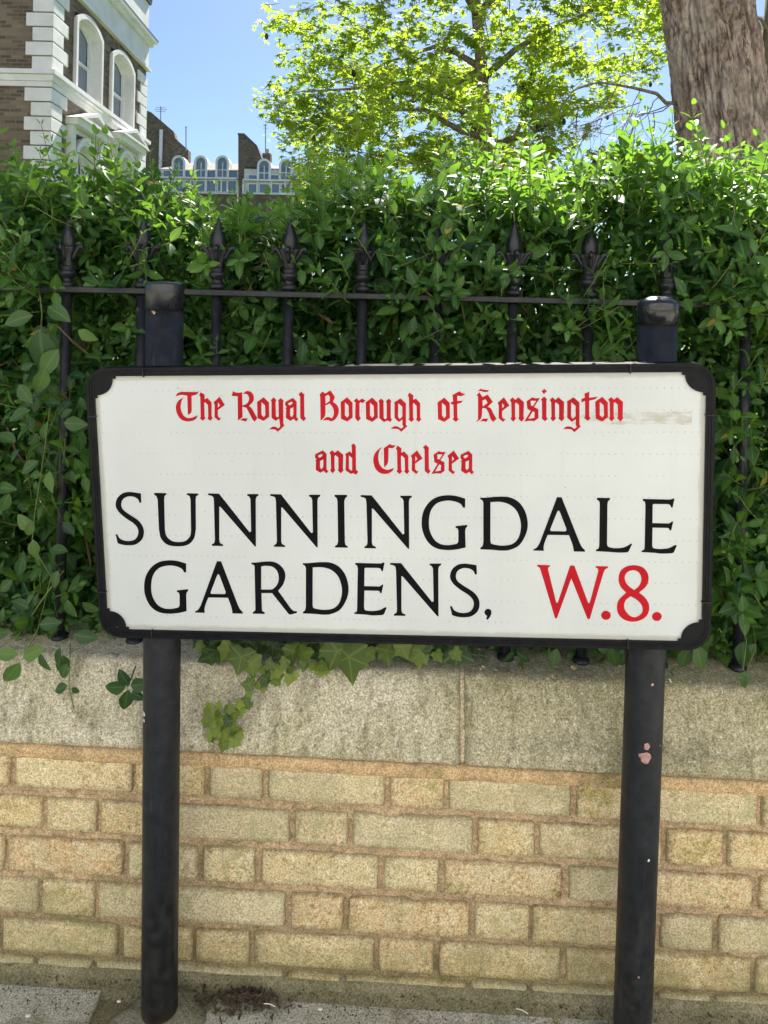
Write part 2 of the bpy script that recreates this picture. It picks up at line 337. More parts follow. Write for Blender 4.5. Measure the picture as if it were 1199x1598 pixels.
# cement round the post foot, fillet along the wall
def blob(name, m, par, cx, cy, rx, ry, h, seed, nr=7, na=28, z0=-.004):
    vs = [(cx, cy, z0 + h)]; fs = []
    for i in range(1, nr + 1):
        for j in range(na):
            a = 2 * math.pi * j / na; k = 1 + .28 * noise.noise((math.cos(a) * 1.3, math.sin(a) * 1.3, seed)) + .1 * noise.noise((math.cos(a) * 4, math.sin(a) * 4, seed + 5))
            r = i / nr; x = cx + rx * k * r * math.cos(a); y = cy + ry * k * r * math.sin(a)
            vs.append((x, y, z0 + h * (1 - r ** 3) + .004 * noise.noise((x * 40, y * 40, seed)) * (1 - r * .7)))
    for j in range(na): fs.append((0, 1 + j, 1 + (j + 1) % na))
    for i in range(nr - 1):
        for j in range(na):
            a = 1 + i * na + j; b = 1 + i * na + (j + 1) % na; fs.append((a, a + na, b + na, b))
    mb = MB(); mb.add(vs, fs); return mb.build(name, m, par, smooth=True)
LPB = at(249, 1592, 1.24)
blob('post_footing', M['lime'], pav, LPB.x + .005, LPB.y - .005, .088, .075, .024, 1.0)
blob('cement_patch', M['lime'], pav, LPB.x + .115, 1.262, .05, .02, .007, 4.2, z0=.003)
fil = MB(); n = 300; U0, U1 = -1.2, 1.2
vs = []; fs = []
prof = [(.014, .020), (-.004, .017), (-.009, .012), (-.015, .0075), (-.025, .0035), (-.036, -.001), (-.050, -.02)]
for i in range(n + 1):
    u = U0 + (U1 - U0) * i / n
    for j, (w, z) in enumerate(prof):
        k = noise.noise((u * 9, j * .7, 3)) + .6 * noise.noise((u * 31, j * 1.3, 8))
        vs.append(tuple(wp(u, w + .005 * k, z + (.0035 if j < 3 else .002) * k)))
for i in range(n):
    for j in range(len(prof) - 1):
        a = i * len(prof) + j; fs.append((a, a + 1, a + 1 + len(prof), a + len(prof)))
fil.add(vs, fs); fil.build('mossy_fillet', M['rubble'], pav, smooth=True)
# kerb, road and the far pavement behind the camera
g = MB(); g.box(-14, 14, -2.95, -2.75, -.2, .0); struct(g.build('kerb', M['kerb'], bevel=.015))
g = MB(); g.add([(-60, -7.5, -.1 + .045), (60, -7.5, -.055), (60, -2.95, -.055), (-60, -2.95, -.055)], [(0, 1, 2, 3)]); struct(g.build('road', M['tarmac']))
g = MB(); g.box(-14, 14, -10, -7.5, -.05, .03); struct(g.build('far_pavement', M['pave']))

# ================================================================ GARDEN WALL
wall = thing('garden_wall', WO, 'low garden wall of pale yellow bricks with stone coping under the railings', 'wall')
def rowline(a, b): return lambda x: a + (b - a) * (x - 74) / (1180 - 74)
ROWS = [
    ((1178, 1236), (1230, 1291), [(-170, 14), (25, 205), (212, 318), (328, 408), (420, 600), (610, 692), (702, 890), (902, 986), (997, 1181), (1192, 1275), (1286, 1470)]),
    ((1247, 1303), (1295, 1357), [(-118, 65), (74, 150), (158, 240), (250, 450), (461, 542), (552, 737), (747, 834), (843, 1032), (1043, 1128), (1138, 1325), (1336, 1420)]),
    ((1310, 1371), (1361, 1420), [(-80, 5), (14, 190), (202, 306), (318, 397), (409, 589), (601, 684), (695, 876), (890, 975), (986, 1174), (1187, 1270), (1281, 1460)]),
    ((1375, 1436), (1426, 1489), [(-125, 58), (66, 147), (154, 235), (245, 444), (455, 535), (545, 732), (742, 826), (832, 1022), (1033, 1112), (1124, 1310), (1321, 1400)]),
    ((1439, 1499), (1486, 1550), [(-90, -4), (5, 182), (193, 299), (306, 388), (398, 582), (592, 676), (687, 874), (885, 970), (981, 1172), (1182, 1265), (1276, 1460)]),
    ((1497, 1560), (1545, 1615), [(-128, 52), (60, 142), (150, 235), (245, 440), (450, 530), (540, 727), (737, 822), (832, 1018), (1028, 1108), (1120, 1306), (1316, 1400)]),
]
def brick_mesh(c4, seed):
    """c4: (u,z) corners bl,br,tr,tl -> one worn brick with rounded arrises"""
    nx = max(5, int((c4[1][0] - c4[0][0]) / .018)); nz = 5; dep = .05
    tilt = (rng.random() - .5) * .002; proud = .0005 + .0022 * rng.random()
    def P(s, t):
        u = (c4[0][0] * (1 - s) + c4[1][0] * s) * (1 - t) + (c4[3][0] * (1 - s) + c4[2][0] * s) * t
        z = (c4[0][1] * (1 - s) + c4[1][1] * s) * (1 - t) + (c4[3][1] * (1 - s) + c4[2][1] * s) * t
        return u, z
    vs = []; fs = []; idx = {}; edge = []
    Ss = [0, .10 / nx] + [i / nx for i in range(1, nx)] + [1 - .10 / nx, 1]; Ts = [0, .03] + [i / nz for i in range(1, nz)] + [.97, 1]
    for j, t in enumerate(Ts):
        for i, s in enumerate(Ss):
            u, z = P(s, t); ei = i in (0, len(Ss) - 1); ej = j in (0, len(Ts) - 1)
            w = -proud + tilt * (s - .5) + .0012 * noise.noise((u * 45, z * 45, seed))
            wear = 1 + max(0, noise.noise((u * 12, z * 12, seed + 40))) * 2.2; nn = noise.noise((u * 38, z * 38, seed + 9)); n2 = noise.noise((u * 120, z * 120, seed + 3))
            jit = (.0020 * nn + .0015 * n2) * wear
            if ei: u += (jit - .0017 if i == 0 else -jit + .0017); w += .0075
            if ej: z += (jit - .0017 if j == 0 else -jit + .0017); w += .0075
            if ei and ej: u += .0025 if i == 0 else -.0025; z += .002 if j == 0 else -.002; w += .002
            chip = noise.noise((u * 16, z * 16, seed + 21))
            if (ei or ej) and chip > .38: w += .006 * (chip - .3) * 3; z += (.004 if j == 0 else -.004) * (chip - .3) * 4 if ej else 0
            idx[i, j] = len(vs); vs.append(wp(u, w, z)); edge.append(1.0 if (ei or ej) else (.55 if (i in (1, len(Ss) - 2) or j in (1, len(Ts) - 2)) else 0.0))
    I, J = len(Ss), len(Ts)
    for j in range(J - 1):
        for i in range(I - 1): fs.append((idx[i, j], idx[i + 1, j], idx[i + 1, j + 1], idx[i, j + 1]))
    ring = [(i, 0) for i in range(I)] + [(I - 1, j) for j in range(1, J)] + [(i, J - 1) for i in range(I - 2, -1, -1)] + [(0, j) for j in range(J - 2, 0, -1)]
    b = len(vs)
    for q in ring: vs.append(vs[idx[q]] + WW * dep); edge.append(1.0)
    for k in range(len(ring)):
        l = (k + 1) % len(ring); fs.append((idx[ring[k]], idx[ring[l]], b + l, b + k))
    mb = MB(); mb.add(vs, fs); mb.edge = edge; return mb
seed = 0
for (tp, bt, xs) in ROWS:
    T, B = rowline(*tp), rowline(*bt)
    for (x0, x1) in xs:
        seed += 1; lean = -.02 * 50
        c4 = [wuz(x0 + lean * .5, B(x0)), wuz(x1 + lean * .5, B(x1)), wuz(x1 - lean * .5, T(x1)), wuz(x0 - lean * .5, T(x0))]
        bk = brick_mesh(c4, seed * 3.7); bo = bk.build('brick', M['brick'], wall, smooth=True)
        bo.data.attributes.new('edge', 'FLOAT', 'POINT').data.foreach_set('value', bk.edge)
# mortar: an uneven sheet behind the brick faces plus the wall's core
mo = MB(); nu, nz = 260, 70; vs = []; fs = []
for j in range(nz + 1):
    for i in range(nu + 1):
        u = -1.15 + 2.3 * i / nu; z = -.03 + .42 * j / nz - .03 * u * .0
        vs.append(wp(u, .0066 + .0026 * noise.noise((u * 30, z * 30, 1)) + .0012 * noise.noise((u * 110, z * 110, 2)), z))
for j in range(nz):
    for i in range(nu): a = j * (nu + 1) + i; fs.append((a, a + 1, a + nu + 2, a + nu + 1))
mo.add(vs, fs); mo.build('mortar', M['mortar'], wall, smooth=True)
co = MB(); co.box(-1.2, 1.2, .012, .28, -.05, .385, lambda u, w, z: wp(u, w, z)); co.build('wall_core', M['mortar'], wall)
# pointing band and coping stones follow the coursing
u_l, z_l = wuz(0, 1158); u_r, z_r = wuz(1199, 1219); slope = (z_r - z_l) / (u_r - u_l)
def zc(u): return z_l + slope * (u - u_l)
def strip(prof, u0, u1, name, m, n=60, amp=.0012, seed=0, endcap=True, step=None):
    vs = []; fs = []; k = len(prof)
    for i in range(n + 1):
        u = u0 + (u1 - u0) * i / n
        rnd_ = 0 if 0 < i < n else 1
        for j, (w, z) in enumerate(prof):
            d = amp * (noise.noise((u * 25, j * 1.1, seed)) + .5 * noise.noise((u * 90, j * 2.3, seed + 4)))
            vs.append(wp(u, w + d + (.003 if rnd_ else 0), zc(u) + z + d * .7))
    for i in range(n):
        for j in range(k - 1): a = i * k + j; fs.append((a, a + k, a + k + 1, a + 1))
    if endcap: fs.append(tuple(range(k))); fs.append(tuple(n * k + j for j in reversed(range(k))))
    mb = MB(); mb.add(vs, fs); return mb.build(name, m, wall, smooth=True)
strip([(.02, -.029), (.000, -.0275), (-.0035, -.022), (-.0045, -.012), (-.003, -.0015), (.02, .0)], -1.18, 1.18, 'mortar_band', M['band'], 200, .0016, 2)
PL = [(.30, .002), (.02, .002), (-.004, .003), (-.0085, .006), (-.0105, .014), (-.0095, .026), (-.005, .038), (.002, .05), (.012, .070), (.022, .095), (.0315, .120), (.037, .134), (.043, .140), (.055, .1425), (.12, .146), (.30, .150), (.30, .002)]
PR = [(.30, .002), (.02, .002), (-.004, .003), (-.008, .005), (-.0095, .010), (-.0085, .022), (-.007, .0335), (-.005, .0365), (.004, .045), (.012, .066), (.022, .095), (.0305, .120), (.036, .133), (.042, .139), (.055, .1415), (.12, .145), (.30, .149), (.30, .002)]
uj, _ = wuz(723, 1110)
JW = .0048
ul, _ = wuz(-24, 1080)
for (a, b, P_, s_) in ((-1.2, ul - JW, PL, 1), (ul + JW, uj - JW, PL, 5), (uj + JW, 1.2, PR, 9)):
    strip(P_, a, b, 'coping_stone', M['coping'], 90, .0018, s_)
for uu in (ul, uj):
    strip([(w + .006, z * .985 + .001) for (w, z) in PL], uu - JW * 1.2, uu + JW * 1.2, 'joint_mortar', M['rubble'], 4, .002, 3)
def ztop(u, w=.1): return zc(u) + .144 + .02 * (w - .1)

# ================================================================ RAILINGS
RW = .105
rail = thing('iron_railing', wp(0, RW, ztop(0)), 'black iron railing with spear-headed bars standing on the stone coping', 'railing')
bar_px = [(-12, 449), (105, 454), (222, 455), (339, 457), (451, 459), (566, 461), (681, 464), (801, 467), (919, 470), (1041, 474), (1164, 477), (1288, 480)]
bars = []
for (px, py) in bar_px:
    p = onplane(px, py, WO + WW * RW, WW); bars.append((p, (p - WO).dot(WU)))
pA, pB = bars[0][0], bars[-1][0]; RD = (pB - pA).normalized()
rb = MB(); RN = WW; RUP = RN.cross(RD)
if RUP.z < 0: RUP = -RUP
L = (pB - pA).length
rb.box(-.1, L + .1, -.018, .018, -.0055, .0055, lambda a, b, c: pA + RD * a + RN * b + RUP * c); rb.build('top_rail', M['iron'], rail, bevel=.0015)
# finial template
def finial_mesh():
    mb = MB()
    mb.lathe([(.0125, 0), (.0165, .002), (.0175, .006), (.0165, .010), (.0115, .013), (.0105, .020), (.0145, .023), (.0175, .028), (.0185, .032), (.0165, .036), (.0125, .039), (.0150, .0415), (.0150, .0445), (.0115, .047)], (0, 0, 0), 20)
    # fluted cup opening upwards
    seg = 40; prof = [(.0115, .046), (.0125, .056), (.0150, .066), (.0190, .076), (.0225, .083), (.0235, .086), (.019, .088), (.012, .086)]
    vs = []; fs = []
    for (r, z) in prof:
        for i in range(seg):
            a = 2 * math.pi * i / seg; k = 1 + (.10 * math.cos(10 * a)) * min(1, max(0, (z - .05) / .02)); vs.append((r * k * math.cos(a) * 1.0, r * k * math.sin(a) * .8, z))
    for k in range(len(prof) - 1):
        for i in range(seg): j = (i + 1) % seg; fs.append((k * seg + i, k * seg + j, (k + 1) * seg + j, (k + 1) * seg + i))
    mb.add(vs, fs)
    # leaf blade rising from the cup to a point
    seg = 8; vs = []; fs = []
    prof = [(.0105, .070), (.0135, .082), (.0168, .094), (.0178, .103), (.0160, .113), (.0118, .124), (.0072, .134), (.0042, .143), (.0012, .152)]
    for (r, z) in prof:
        for i in range(seg):
            a = 2 * math.pi * i / seg; k = 1.0 if i % 2 == 0 else .70; vs.append((r * k * math.cos(a), r * k * math.sin(a) * .75, z))
    for k in range(len(prof) - 1):
        for i in range(seg): j = (i + 1) % seg; fs.append((k * seg + i, k * seg + j, (k + 1) * seg + j, (k + 1) * seg + i))
    fs.append(tuple((len(prof) - 1) * seg + i for i in range(seg))); mb.add(vs, fs)
    # curling side leaves
    for ang in (0, math.pi, math.pi / 2, -math.pi / 2):
        q = [(.011, .058), (.0165, .070), (.0225, .081), (.0285, .0875), (.0335, .0885), (.0365, .0850), (.0355, .0810), (.0325, .0800)]
        k = 1 if abs(math.cos(ang)) > .5 else .75
        mb.tube([(r * k * math.cos(ang), r * k * math.sin(ang), z) for (r, z) in q], [.0045, .0055, .0058, .0056, .0052, .0048, .0042, .003], 8)
    return mb
fin = None; barme = None
for (p, u) in bars:
    zb = ztop(u, RW) - .01; lo = p.z - zb
    b = MB(); b.lathe([(.0098, 0), (.0098, lo + .012)], (p.x, p.y, zb), 14)
    b.lathe([(.016, 0.004), (.016, .016), (.0099, .020)], (p.x, p.y, zb), 14)
    bo = b.build('bar', M['iron'], rail, smooth=False)
    bo.data.polygons.foreach_set('use_smooth', [len(pl.vertices) == 4 for pl in bo.data.polygons])
    if fin is None:
        me_o = finial_mesh().build('finial', M['iron'], None, smooth=True, recalc=True); fin = me_o.data; fo = me_o
    else:
        fo = bpy.data.objects.new('finial', fin); col.objects.link(fo)
    fo.parent = bo; fo.location = p + Vector((0, 0, .0065)) - rail.location
    fo.rotation_euler = (0, 0, -WA + random.uniform(-.2, .2))
    s_ = random.uniform(.97, 1.03); fo.scale = (s_ * .90, s_ * .90, s_ * .92)

# ================================================================ STREET SIGN
CORN = [(134, 574), (1117, 566), (1108, 1014), (158, 993)]
def solve_h(src, dst):
    A = []
    for (x, y), (u, v) in zip(src, dst):
        A.append([x, y, 1, 0, 0, 0, -u * x, -u * y, -u]); A.append([0, 0, 0, x, y, 1, -v * x, -v * y, -v])
    return np.linalg.svd(np.array(A, float))[2][-1].reshape(3, 3)
Hm = solve_h([(0, 0), (1, 0), (1, 1), (0, 1)], CORN)
Bm = np.linalg.inv(np.array([[FPX, 0, PPX], [0, FPX, PPY], [0, 0, 1]])) @ Hm
if Bm[2, 2] < 0: Bm = -Bm
def c2w(v): return Vector((v[0] * cr + v[1] * sr, v[2], v[0] * sr - v[1] * cr))
r1 = c2w(Bm[:, 0]); r2 = c2w(Bm[:, 1]); t0 = c2w(Bm[:, 2])
SIGN_DEPTH = 1.115
k = SIGN_DEPTH / (t0 + (r1 + r2) * .5).y
SW, SH = r1.length * k, r2.length * k
SC = CAM + (t0 + (r1 + r2) * .5) * k                      # centre of the sign face
SX = r1.normalized(); SZ = -(r2 - SX * r2.dot(SX)).normalized(); SN = SX.cross(SZ)   # SN towards the camera?
if SN.y > 0: SN = -SN
def SF(x, z, n): return SC + SX * x + SZ * z + SN * n
def s_uv(px, py):
    p = onplane(px, py, SC, SN) - SC; return (p.dot(SX), p.dot(SZ))
postL = (at(249, 1592, 1.24), at(257.5, 440, 1.19)); 
postR = (at(985.5, 1640, 1.205), at(1028, 462, 1.155))
sign = thing('street_sign', (postL[0] + postR[0]) / 2, 'white street name sign with red and black lettering in black frame on two black posts', 'street sign')
# panel: sub-object space of the panel has its own axes so the print lines up with it
def rrect(w, h, r, n=8):
    o = []
    for (cx, cz, a0) in ((w - r, h - r, 0), (-w + r, h - r, 90), (-w + r, -h + r, 180), (w - r, -h + r, 270)):
        for i in range(n + 1): a = R(a0 + 90 * i / n); o.append((cx + r * math.cos(a), cz + r * math.sin(a)))
    return o
w2, h2 = SW / 2, SH / 2; M['panel'] = m_panel(w2, h2)
pm = Matrix((( *[SX.x, -SN.x, SZ.x], SC.x), (SX.y, -SN.y, SZ.y, SC.y), (SX.z, -SN.z, SZ.z, SC.z), (0, 0, 0, 1)))
LOC = lambda x, z, n: (x, -n, z)
def sbuild(mb, name, m, parent, local_in_panel=False, **kw):
    me = bpy.data.meshes.new(name); me.from_pydata([tuple(v) for v in mb.v], [], mb.f)
    bm = bmesh.new(); bm.from_mesh(me); bmesh.ops.recalc_face_normals(bm, faces=bm.faces); bm.to_mesh(me); bm.free()
    me.materials.append(m); o = bpy.data.objects.new(name, me); col.objects.link(o); o.parent = parent
    if not local_in_panel: o.matrix_parent_inverse = Matrix.Identity(4); o.matrix_basis = Matrix.Translation(-sign.location) @ pm
    if kw.get('bevel'): b = o.modifiers.new('bevel', 'BEVEL'); b.width = kw['bevel']; b.segments = 2; b.limit_method = 'ANGLE'
    return o
mb = MB(); mb.prism([rrect(w2 - .008, h2 - .008, .028)], -.004, 0, LOC); panel = sbuild(mb, 'panel', M['panel'], sign)
# frame: three stepped ribs around the rim
def ring(mb, d0, d1, n0, n1, r):
    a = rrect(w2 - d0, h2 - d0, max(.004, r - d0)); b = rrect(w2 - d1, h2 - d1, max(.004, r - d1)); mb.prism([a, b], n0, n1, LOC)
mb = MB(); ring(mb, 0, .005, -.016, .0035, .034); ring(mb, .005, .0068, -.012, .0027, .034); ring(mb, .0068, .0090, -.012, .0038, .034); ring(mb, .0090, .0106, -.012, .0030, .034); ring(mb, .0106, .0128, -.012, .0036, .034)
frame = sbuild(mb, 'frame', M['frame'], sign, bevel=.0006)
mb = MB(); mb.prism([rrect(w2 - .004, h2 - .004, .03)], -.0155, -.012, LOC); sbuild(mb, 'back_plate', M['frame'], sign)
# frame joints: narrow collars either side of each corner
for (x, z, vert) in [(-w2 + .092, h2, 0), (w2 - .12, h2, 0), (-w2 + .085, -h2, 0), (w2 - .12, -h2, 0), (-w2, h2 - .075, 1), (w2, h2 - .075, 1), (-w2, -h2 + .075, 1), (w2, -h2 + .075, 1)]:
    mb = MB(); sx_ = 1 if x > 0 else -1; sz_ = 1 if z > 0 else -1
    if vert: x0, x1 = sorted((x - sx_ * .0002, x - sx_ * .0145)); mb.box(x0, x1, -.0057, .012, z - .0007, z + .0007)
    else: z0, z1 = sorted((z - sz_ * .0002, z - sz_ * .0145)); mb.box(x - .0007, x + .0007, -.0057, .012, z0, z1)
    sbuild(mb, 'joint', M['iron'], frame, True)
# corner pieces with stepped, scooped inner edge
for sx_ in (-1, 1):
    for sz_ in (-1, 1):
        e = .0124; q = .030; st = .0045
        pts = [(0, 0), (q + st, 0), (q + st, st), (q, st)]
        for i in range(1, 9): a = R(90 * i / 9); pts.append((st + (q - st) * math.cos(a), st + (q - st) * math.sin(a)))
        pts += [(st, q), (st, q + st), (0, q + st)]
        pts = [(sx_ * (w2 - e - x), sz_ * (h2 - e - z)) for (x, z) in pts]
        mb = MB(); mb.prism([pts], .0004, .0032, LOC); sbuild(mb, 'corner_piece', M['frame'], sign, bevel=.0005)
# posts with caps
def post(bot, top, prad, dome):
    ax = (top - bot).normalized(); a = ax.cross(Vector((0, 1, 0))).normalized(); b = ax.cross(a); Ln = (top - bot).length
    mb = MB(); seg = 40
    def lathe(prof):
        m2 = MB(); m2.lathe(prof, (0, 0, 0), seg); mb.add([bot + a * v[0] + b * v[1] + ax * v[2] for v in m2.v], m2.f)
    lathe([(prad, -.05), (prad, .4), (prad, .8), (prad, Ln - .042)])
    o = mb.build('post', M['black'], sign, smooth=False); o.data.polygons.foreach_set('use_smooth', [len(p.vertices) == 4 for p in o.data.polygons])
    mb = MB(); c = prad + .0012
    if dome: lathe([(c, Ln - .043), (c, Ln - .012), (c - .002, Ln - .008), (c - .007, Ln - .0045), (c - .014, Ln - .0018), (c - .022, Ln - .0005), (.002, Ln)])
    else: lathe([(c, Ln - .043), (c, Ln - .0045), (c - .001, Ln - .002), (c - .003, Ln - .0006), (c - .006, Ln), (.004, Ln + .0012)])
    cp = mb.build('post_cap', M['gloss'], o, smooth=True)
    if not dome: cp.data.polygons.foreach_set('use_smooth', [abs(p.normal.dot(ax)) < .5 for p in cp.data.polygons])
    rg = MB(); rg.tube([bot + ax * (Ln - .0435) + (a * math.cos(2 * math.pi * i / 40) + b * math.sin(2 * math.pi * i / 40)) * (prad + .0004) for i in range(41)], .0009, 6); rg.build('cap_seam', M['frame'], o, smooth=True, recalc=False)
    return o
post(*postL, .0296, False); post(*postR, .0302, True)
def chip(bot, top, prad, px, py, rpx, parent, m, seed):
    ax = (top - bot).normalized(); dr = ray(px, py)
    # nearest point of the tube front along this sight line
    n_ = dr.cross(ax); a_ = CAM + dr * ((bot - CAM).dot(ax.cross(n_)) / dr.dot(ax.cross(n_))); c_ = bot + ax * (a_ - bot).dot(ax)
    off = (a_ - c_); side = Vector((1, 0, 0)) - ax * ax.x; side.normalize(); fr = ax.cross(side)
    if fr.y > 0: fr = -fr
    th0 = math.asin(max(-.95, min(.95, off.dot(side) / prad))); vs_ = []; k_ = 13; r_ = rpx / FPX * bot.y
    for i_ in range(k_ + 1):
        rr = 0 if i_ == k_ else r_ * (1 + .55 * noise.noise((math.cos(i_) * 2, math.sin(i_ * 1.7) * 2, seed))); a = 2 * math.pi * i_ / k_
        th = th0 + rr * math.cos(a) / prad; h_ = rr * math.sin(a) * 1.15
        vs_.append(c_ + ax * h_ + (side * math.sin(th) + fr * math.cos(th)) * (prad + .0004))
    mb = MB(); mb.add(vs_, [(k_, i_, (i_ + 1) % k_) for i_ in range(k_)]); mb.build('paint_chip', m, parent, recalc=False)
PO = [o for o in sign.children if o.name.startswith('post')]
for (px_, py_, r_, c_) in ((997, 1163, 8, 'chip'), (999, 1146, 4.5, 'chip'), (990, 1160, 3.5, 'chip'), (1008, 1053, 2, 'chip'), (1003, 1322, 1.8, 'white_bit'), (987, 1497, 1.6, 'chip')):
    chip(*postR, .0302, px_, py_, r_, PO[1], M[c_], px_ * .1)
for (px_, py_, r_, c_) in ((229, 1108, 3.4, 'white_bit'), (229, 1118, 2.4, 'white_bit'), (249, 487, 2.2, 'band'), (246, 486, 1.5, 'band')):
    chip(*postL, .0296, px_, py_, r_, PO[0], M[c_], px_ * .1)
# clamps joining posts and back plate
for (bot, top) in (postL, postR):
    for f in (.60, .80):
        P_ = bot.lerp(top, f); x, z = (P_ - SC).dot(SX), (P_ - SC).dot(SZ); d = (P_ - SC).dot(SN)
        mb = MB(); mb.box(x - .012, x + .012, .0156, -d - .02, z - .012, z + .012); sbuild(mb, 'bracket', M['black'], sign)

# ---------------------------------------------------------------- lettering
GL = {
 'S': [[(252,100,1),(255,172,1),(240,172,1),(228,145),(195,126),(150,124),(112,145),(98,185),(112,225),(160,262),(225,305),(262,350),(275,400),(262,455),(215,495),(160,504),(110,500),(70,488,1),(54,418,1),(68,418,1),(85,448),(120,466),(165,470),(208,455),(230,415),(225,370),(190,330),(130,290),(75,240),(54,190),(68,135),(110,98),(160,88),(210,93)]],
 'U': [[(355,95,1),(450,97,1),(450,108,1),(436,122),(433,150,1),(438,380,1),(450,430),(490,468),(545,478),(600,468),(635,430),(642,380,1),(638,150,1),(630,122),(610,112,1),(610,98,1),(698,100,1),(698,112,1),(682,124),(678,150,1),(680,380,1),(665,450),(620,498),(545,512),(460,500),(408,450),(392,380,1),(382,150,1),(372,122),(355,110,1)]],
 'N': [[(775,99,1),(860,101,1),(1098,402,1),(1110,396,1),(1105,145,1),(1095,125),(1080,118,1),(1080,104,1),(1168,104,1),(1168,116,1),(1152,128),(1146,150,1),(1148,514,1),(1138,512,1),(872,205,1),(862,202,1),(862,460,1),(868,485),(892,498,1),(892,510,1),(804,508,1),(804,496,1),(822,485),(828,460,1),(820,160,1),(812,125),(775,112,1)]],
 'I': [[(587,106,1),(681,106,1),(681,120,1),(668,132),(660,155,1),(664,455,1),(670,480),(686,490,1),(686,502,1),(590,500,1),(590,488,1),(606,478),(613,455,1),(609,155,1),(602,130),(587,120,1)]],
 'G': [[(470,125,1),(470,202,1),(452,202,1),(430,170),(375,148),(310,143),(230,165),(180,225),(162,310),(170,400),(210,475),(265,512),(330,520),(400,508,1),(412,490,1),(412,400,1),(405,380),(388,372,1),(388,358,1),(488,348,1),(488,362,1),(475,378),(470,400,1),(474,540,1),(400,556),(310,562),(220,545),(150,490),(108,400),(100,310),(118,225),(165,155),(230,112),(310,97),(390,102)]],
 'D': [[(598,117,1),(640,117),(760,108),(850,115),(925,155),(980,235),(1002,340),(985,430),(930,520),(850,560),(780,567),(700,560),(598,556,1),(598,543,1),(618,525),(624,490,1),(624,160,1),(615,140),(598,132,1)],[(685,155,1),(770,154),(850,178),(910,235),(940,320),(940,400),(915,470),(865,512),(790,524),(720,516),(690,505),(684,480,1)]],
 'A': [[(197,78,1),(233,80,1),(372,430,1),(390,465),(415,492,1),(415,504,1),(327,502,1),(325,480),(315,440),(290,375,1),(125,373,1),(100,435),(93,470),(95,497,1),(12,495,1),(14,485,1),(40,470),(62,435,1)],[(198,195,1),(208,183),(218,192,1),(270,325,1),(268,340),(258,345,1),(150,343,1),(144,335),(146,325,1)]],
 'L': [[(508,83,1),(610,85,1),(610,98,1),(595,112),(590,140,1),(587,440,1),(592,460),(610,470),(650,476),(710,472),(750,455),(772,440,1),(783,443,1),(755,502,1),(740,509),(680,511),(610,506),(500,500,1),(500,488,1),(520,478),(526,455,1),(530,140,1),(526,112),(507,98,1)]],
 'E': [[(865,92,1),(1080,97,1),(1105,88,1),(1113,90,1),(1098,160,1),(1086,158,1),(1078,140),(1060,133,1),(950,132,1),(943,138,1),(941,280,1),(1070,283,1),(1095,267,1),(1103,268,1),(1087,338,1),(1075,337,1),(1068,322),(1055,318,1),(942,316,1),(939,450,1),(944,470),(960,478),(1010,482),(1070,474),(1105,457),(1120,450,1),(1131,455,1),(1108,508,1),(1090,515),(1010,518),(960,512),(856,506,1),(856,495,1),(876,485),(880,460,1),(886,140,1),(880,115),(865,107,1)]],
 'R': [[(820,82,1),(850,82),(930,74),(990,80),(1040,115),(1064,170),(1050,235),(1012,285,1),(1105,415,1),(1125,430),(1148,432,1),(1146,445,1),(1098,457,1),(1085,450,1),(968,302,1),(892,302,1),(895,420,1),(900,432),(915,440,1),(915,452,1),(828,450,1),(830,438,1),(845,428),(848,415,1),(842,110,1),(836,100),(820,95,1)],[(890,110,1),(920,106),(970,112),(1005,145),(1016,195),(1005,240),(975,272,1),(960,276,1),(890,276,1)]],
 'W': [[(45,88,1),(152,92,1),(152,104,1),(140,112),(137,130,1),(202,400,1),(208,413),(218,408,1),(320,95,1),(355,95,1),(467,405,1),(475,417),(484,408,1),(552,150,1),(552,125),(532,112,1),(532,100,1),(637,102,1),(635,115,1),(612,128),(598,155,1),(484,548,1),(474,552),(464,548,1),(330,205,1),(212,540,1),(203,547),(194,542,1),(75,135,1),(66,115),(45,100,1)]],
 '8': [[(865,92),(940,108),(985,160),(992,220),(970,275),(912,325,1),(965,370),(997,430),(990,500),(945,550),(865,573),(785,555),(735,505),(724,440),(742,385),(802,325,1),(755,275),(738,215),(750,150),(795,108)],[(860,135),(905,150),(930,195),(925,240),(905,275),(870,303,1),(820,265),(795,225),(792,185),(815,150)],[(840,357,1),(890,385),(930,425),(942,470),(930,505),(885,533),(840,525),(800,485),(785,440),(800,390)]],
 '.': [[(50+50*math.cos(math.pi*i/8),50+50*math.sin(math.pi*i/8)) for i in range(16)]],
 ',': [[(1110,318),(1128,325),(1132,345),(1122,368),(1110,383,1),(1102,378,1),(1108,360,1),(1096,350),(1093,332)]],
}
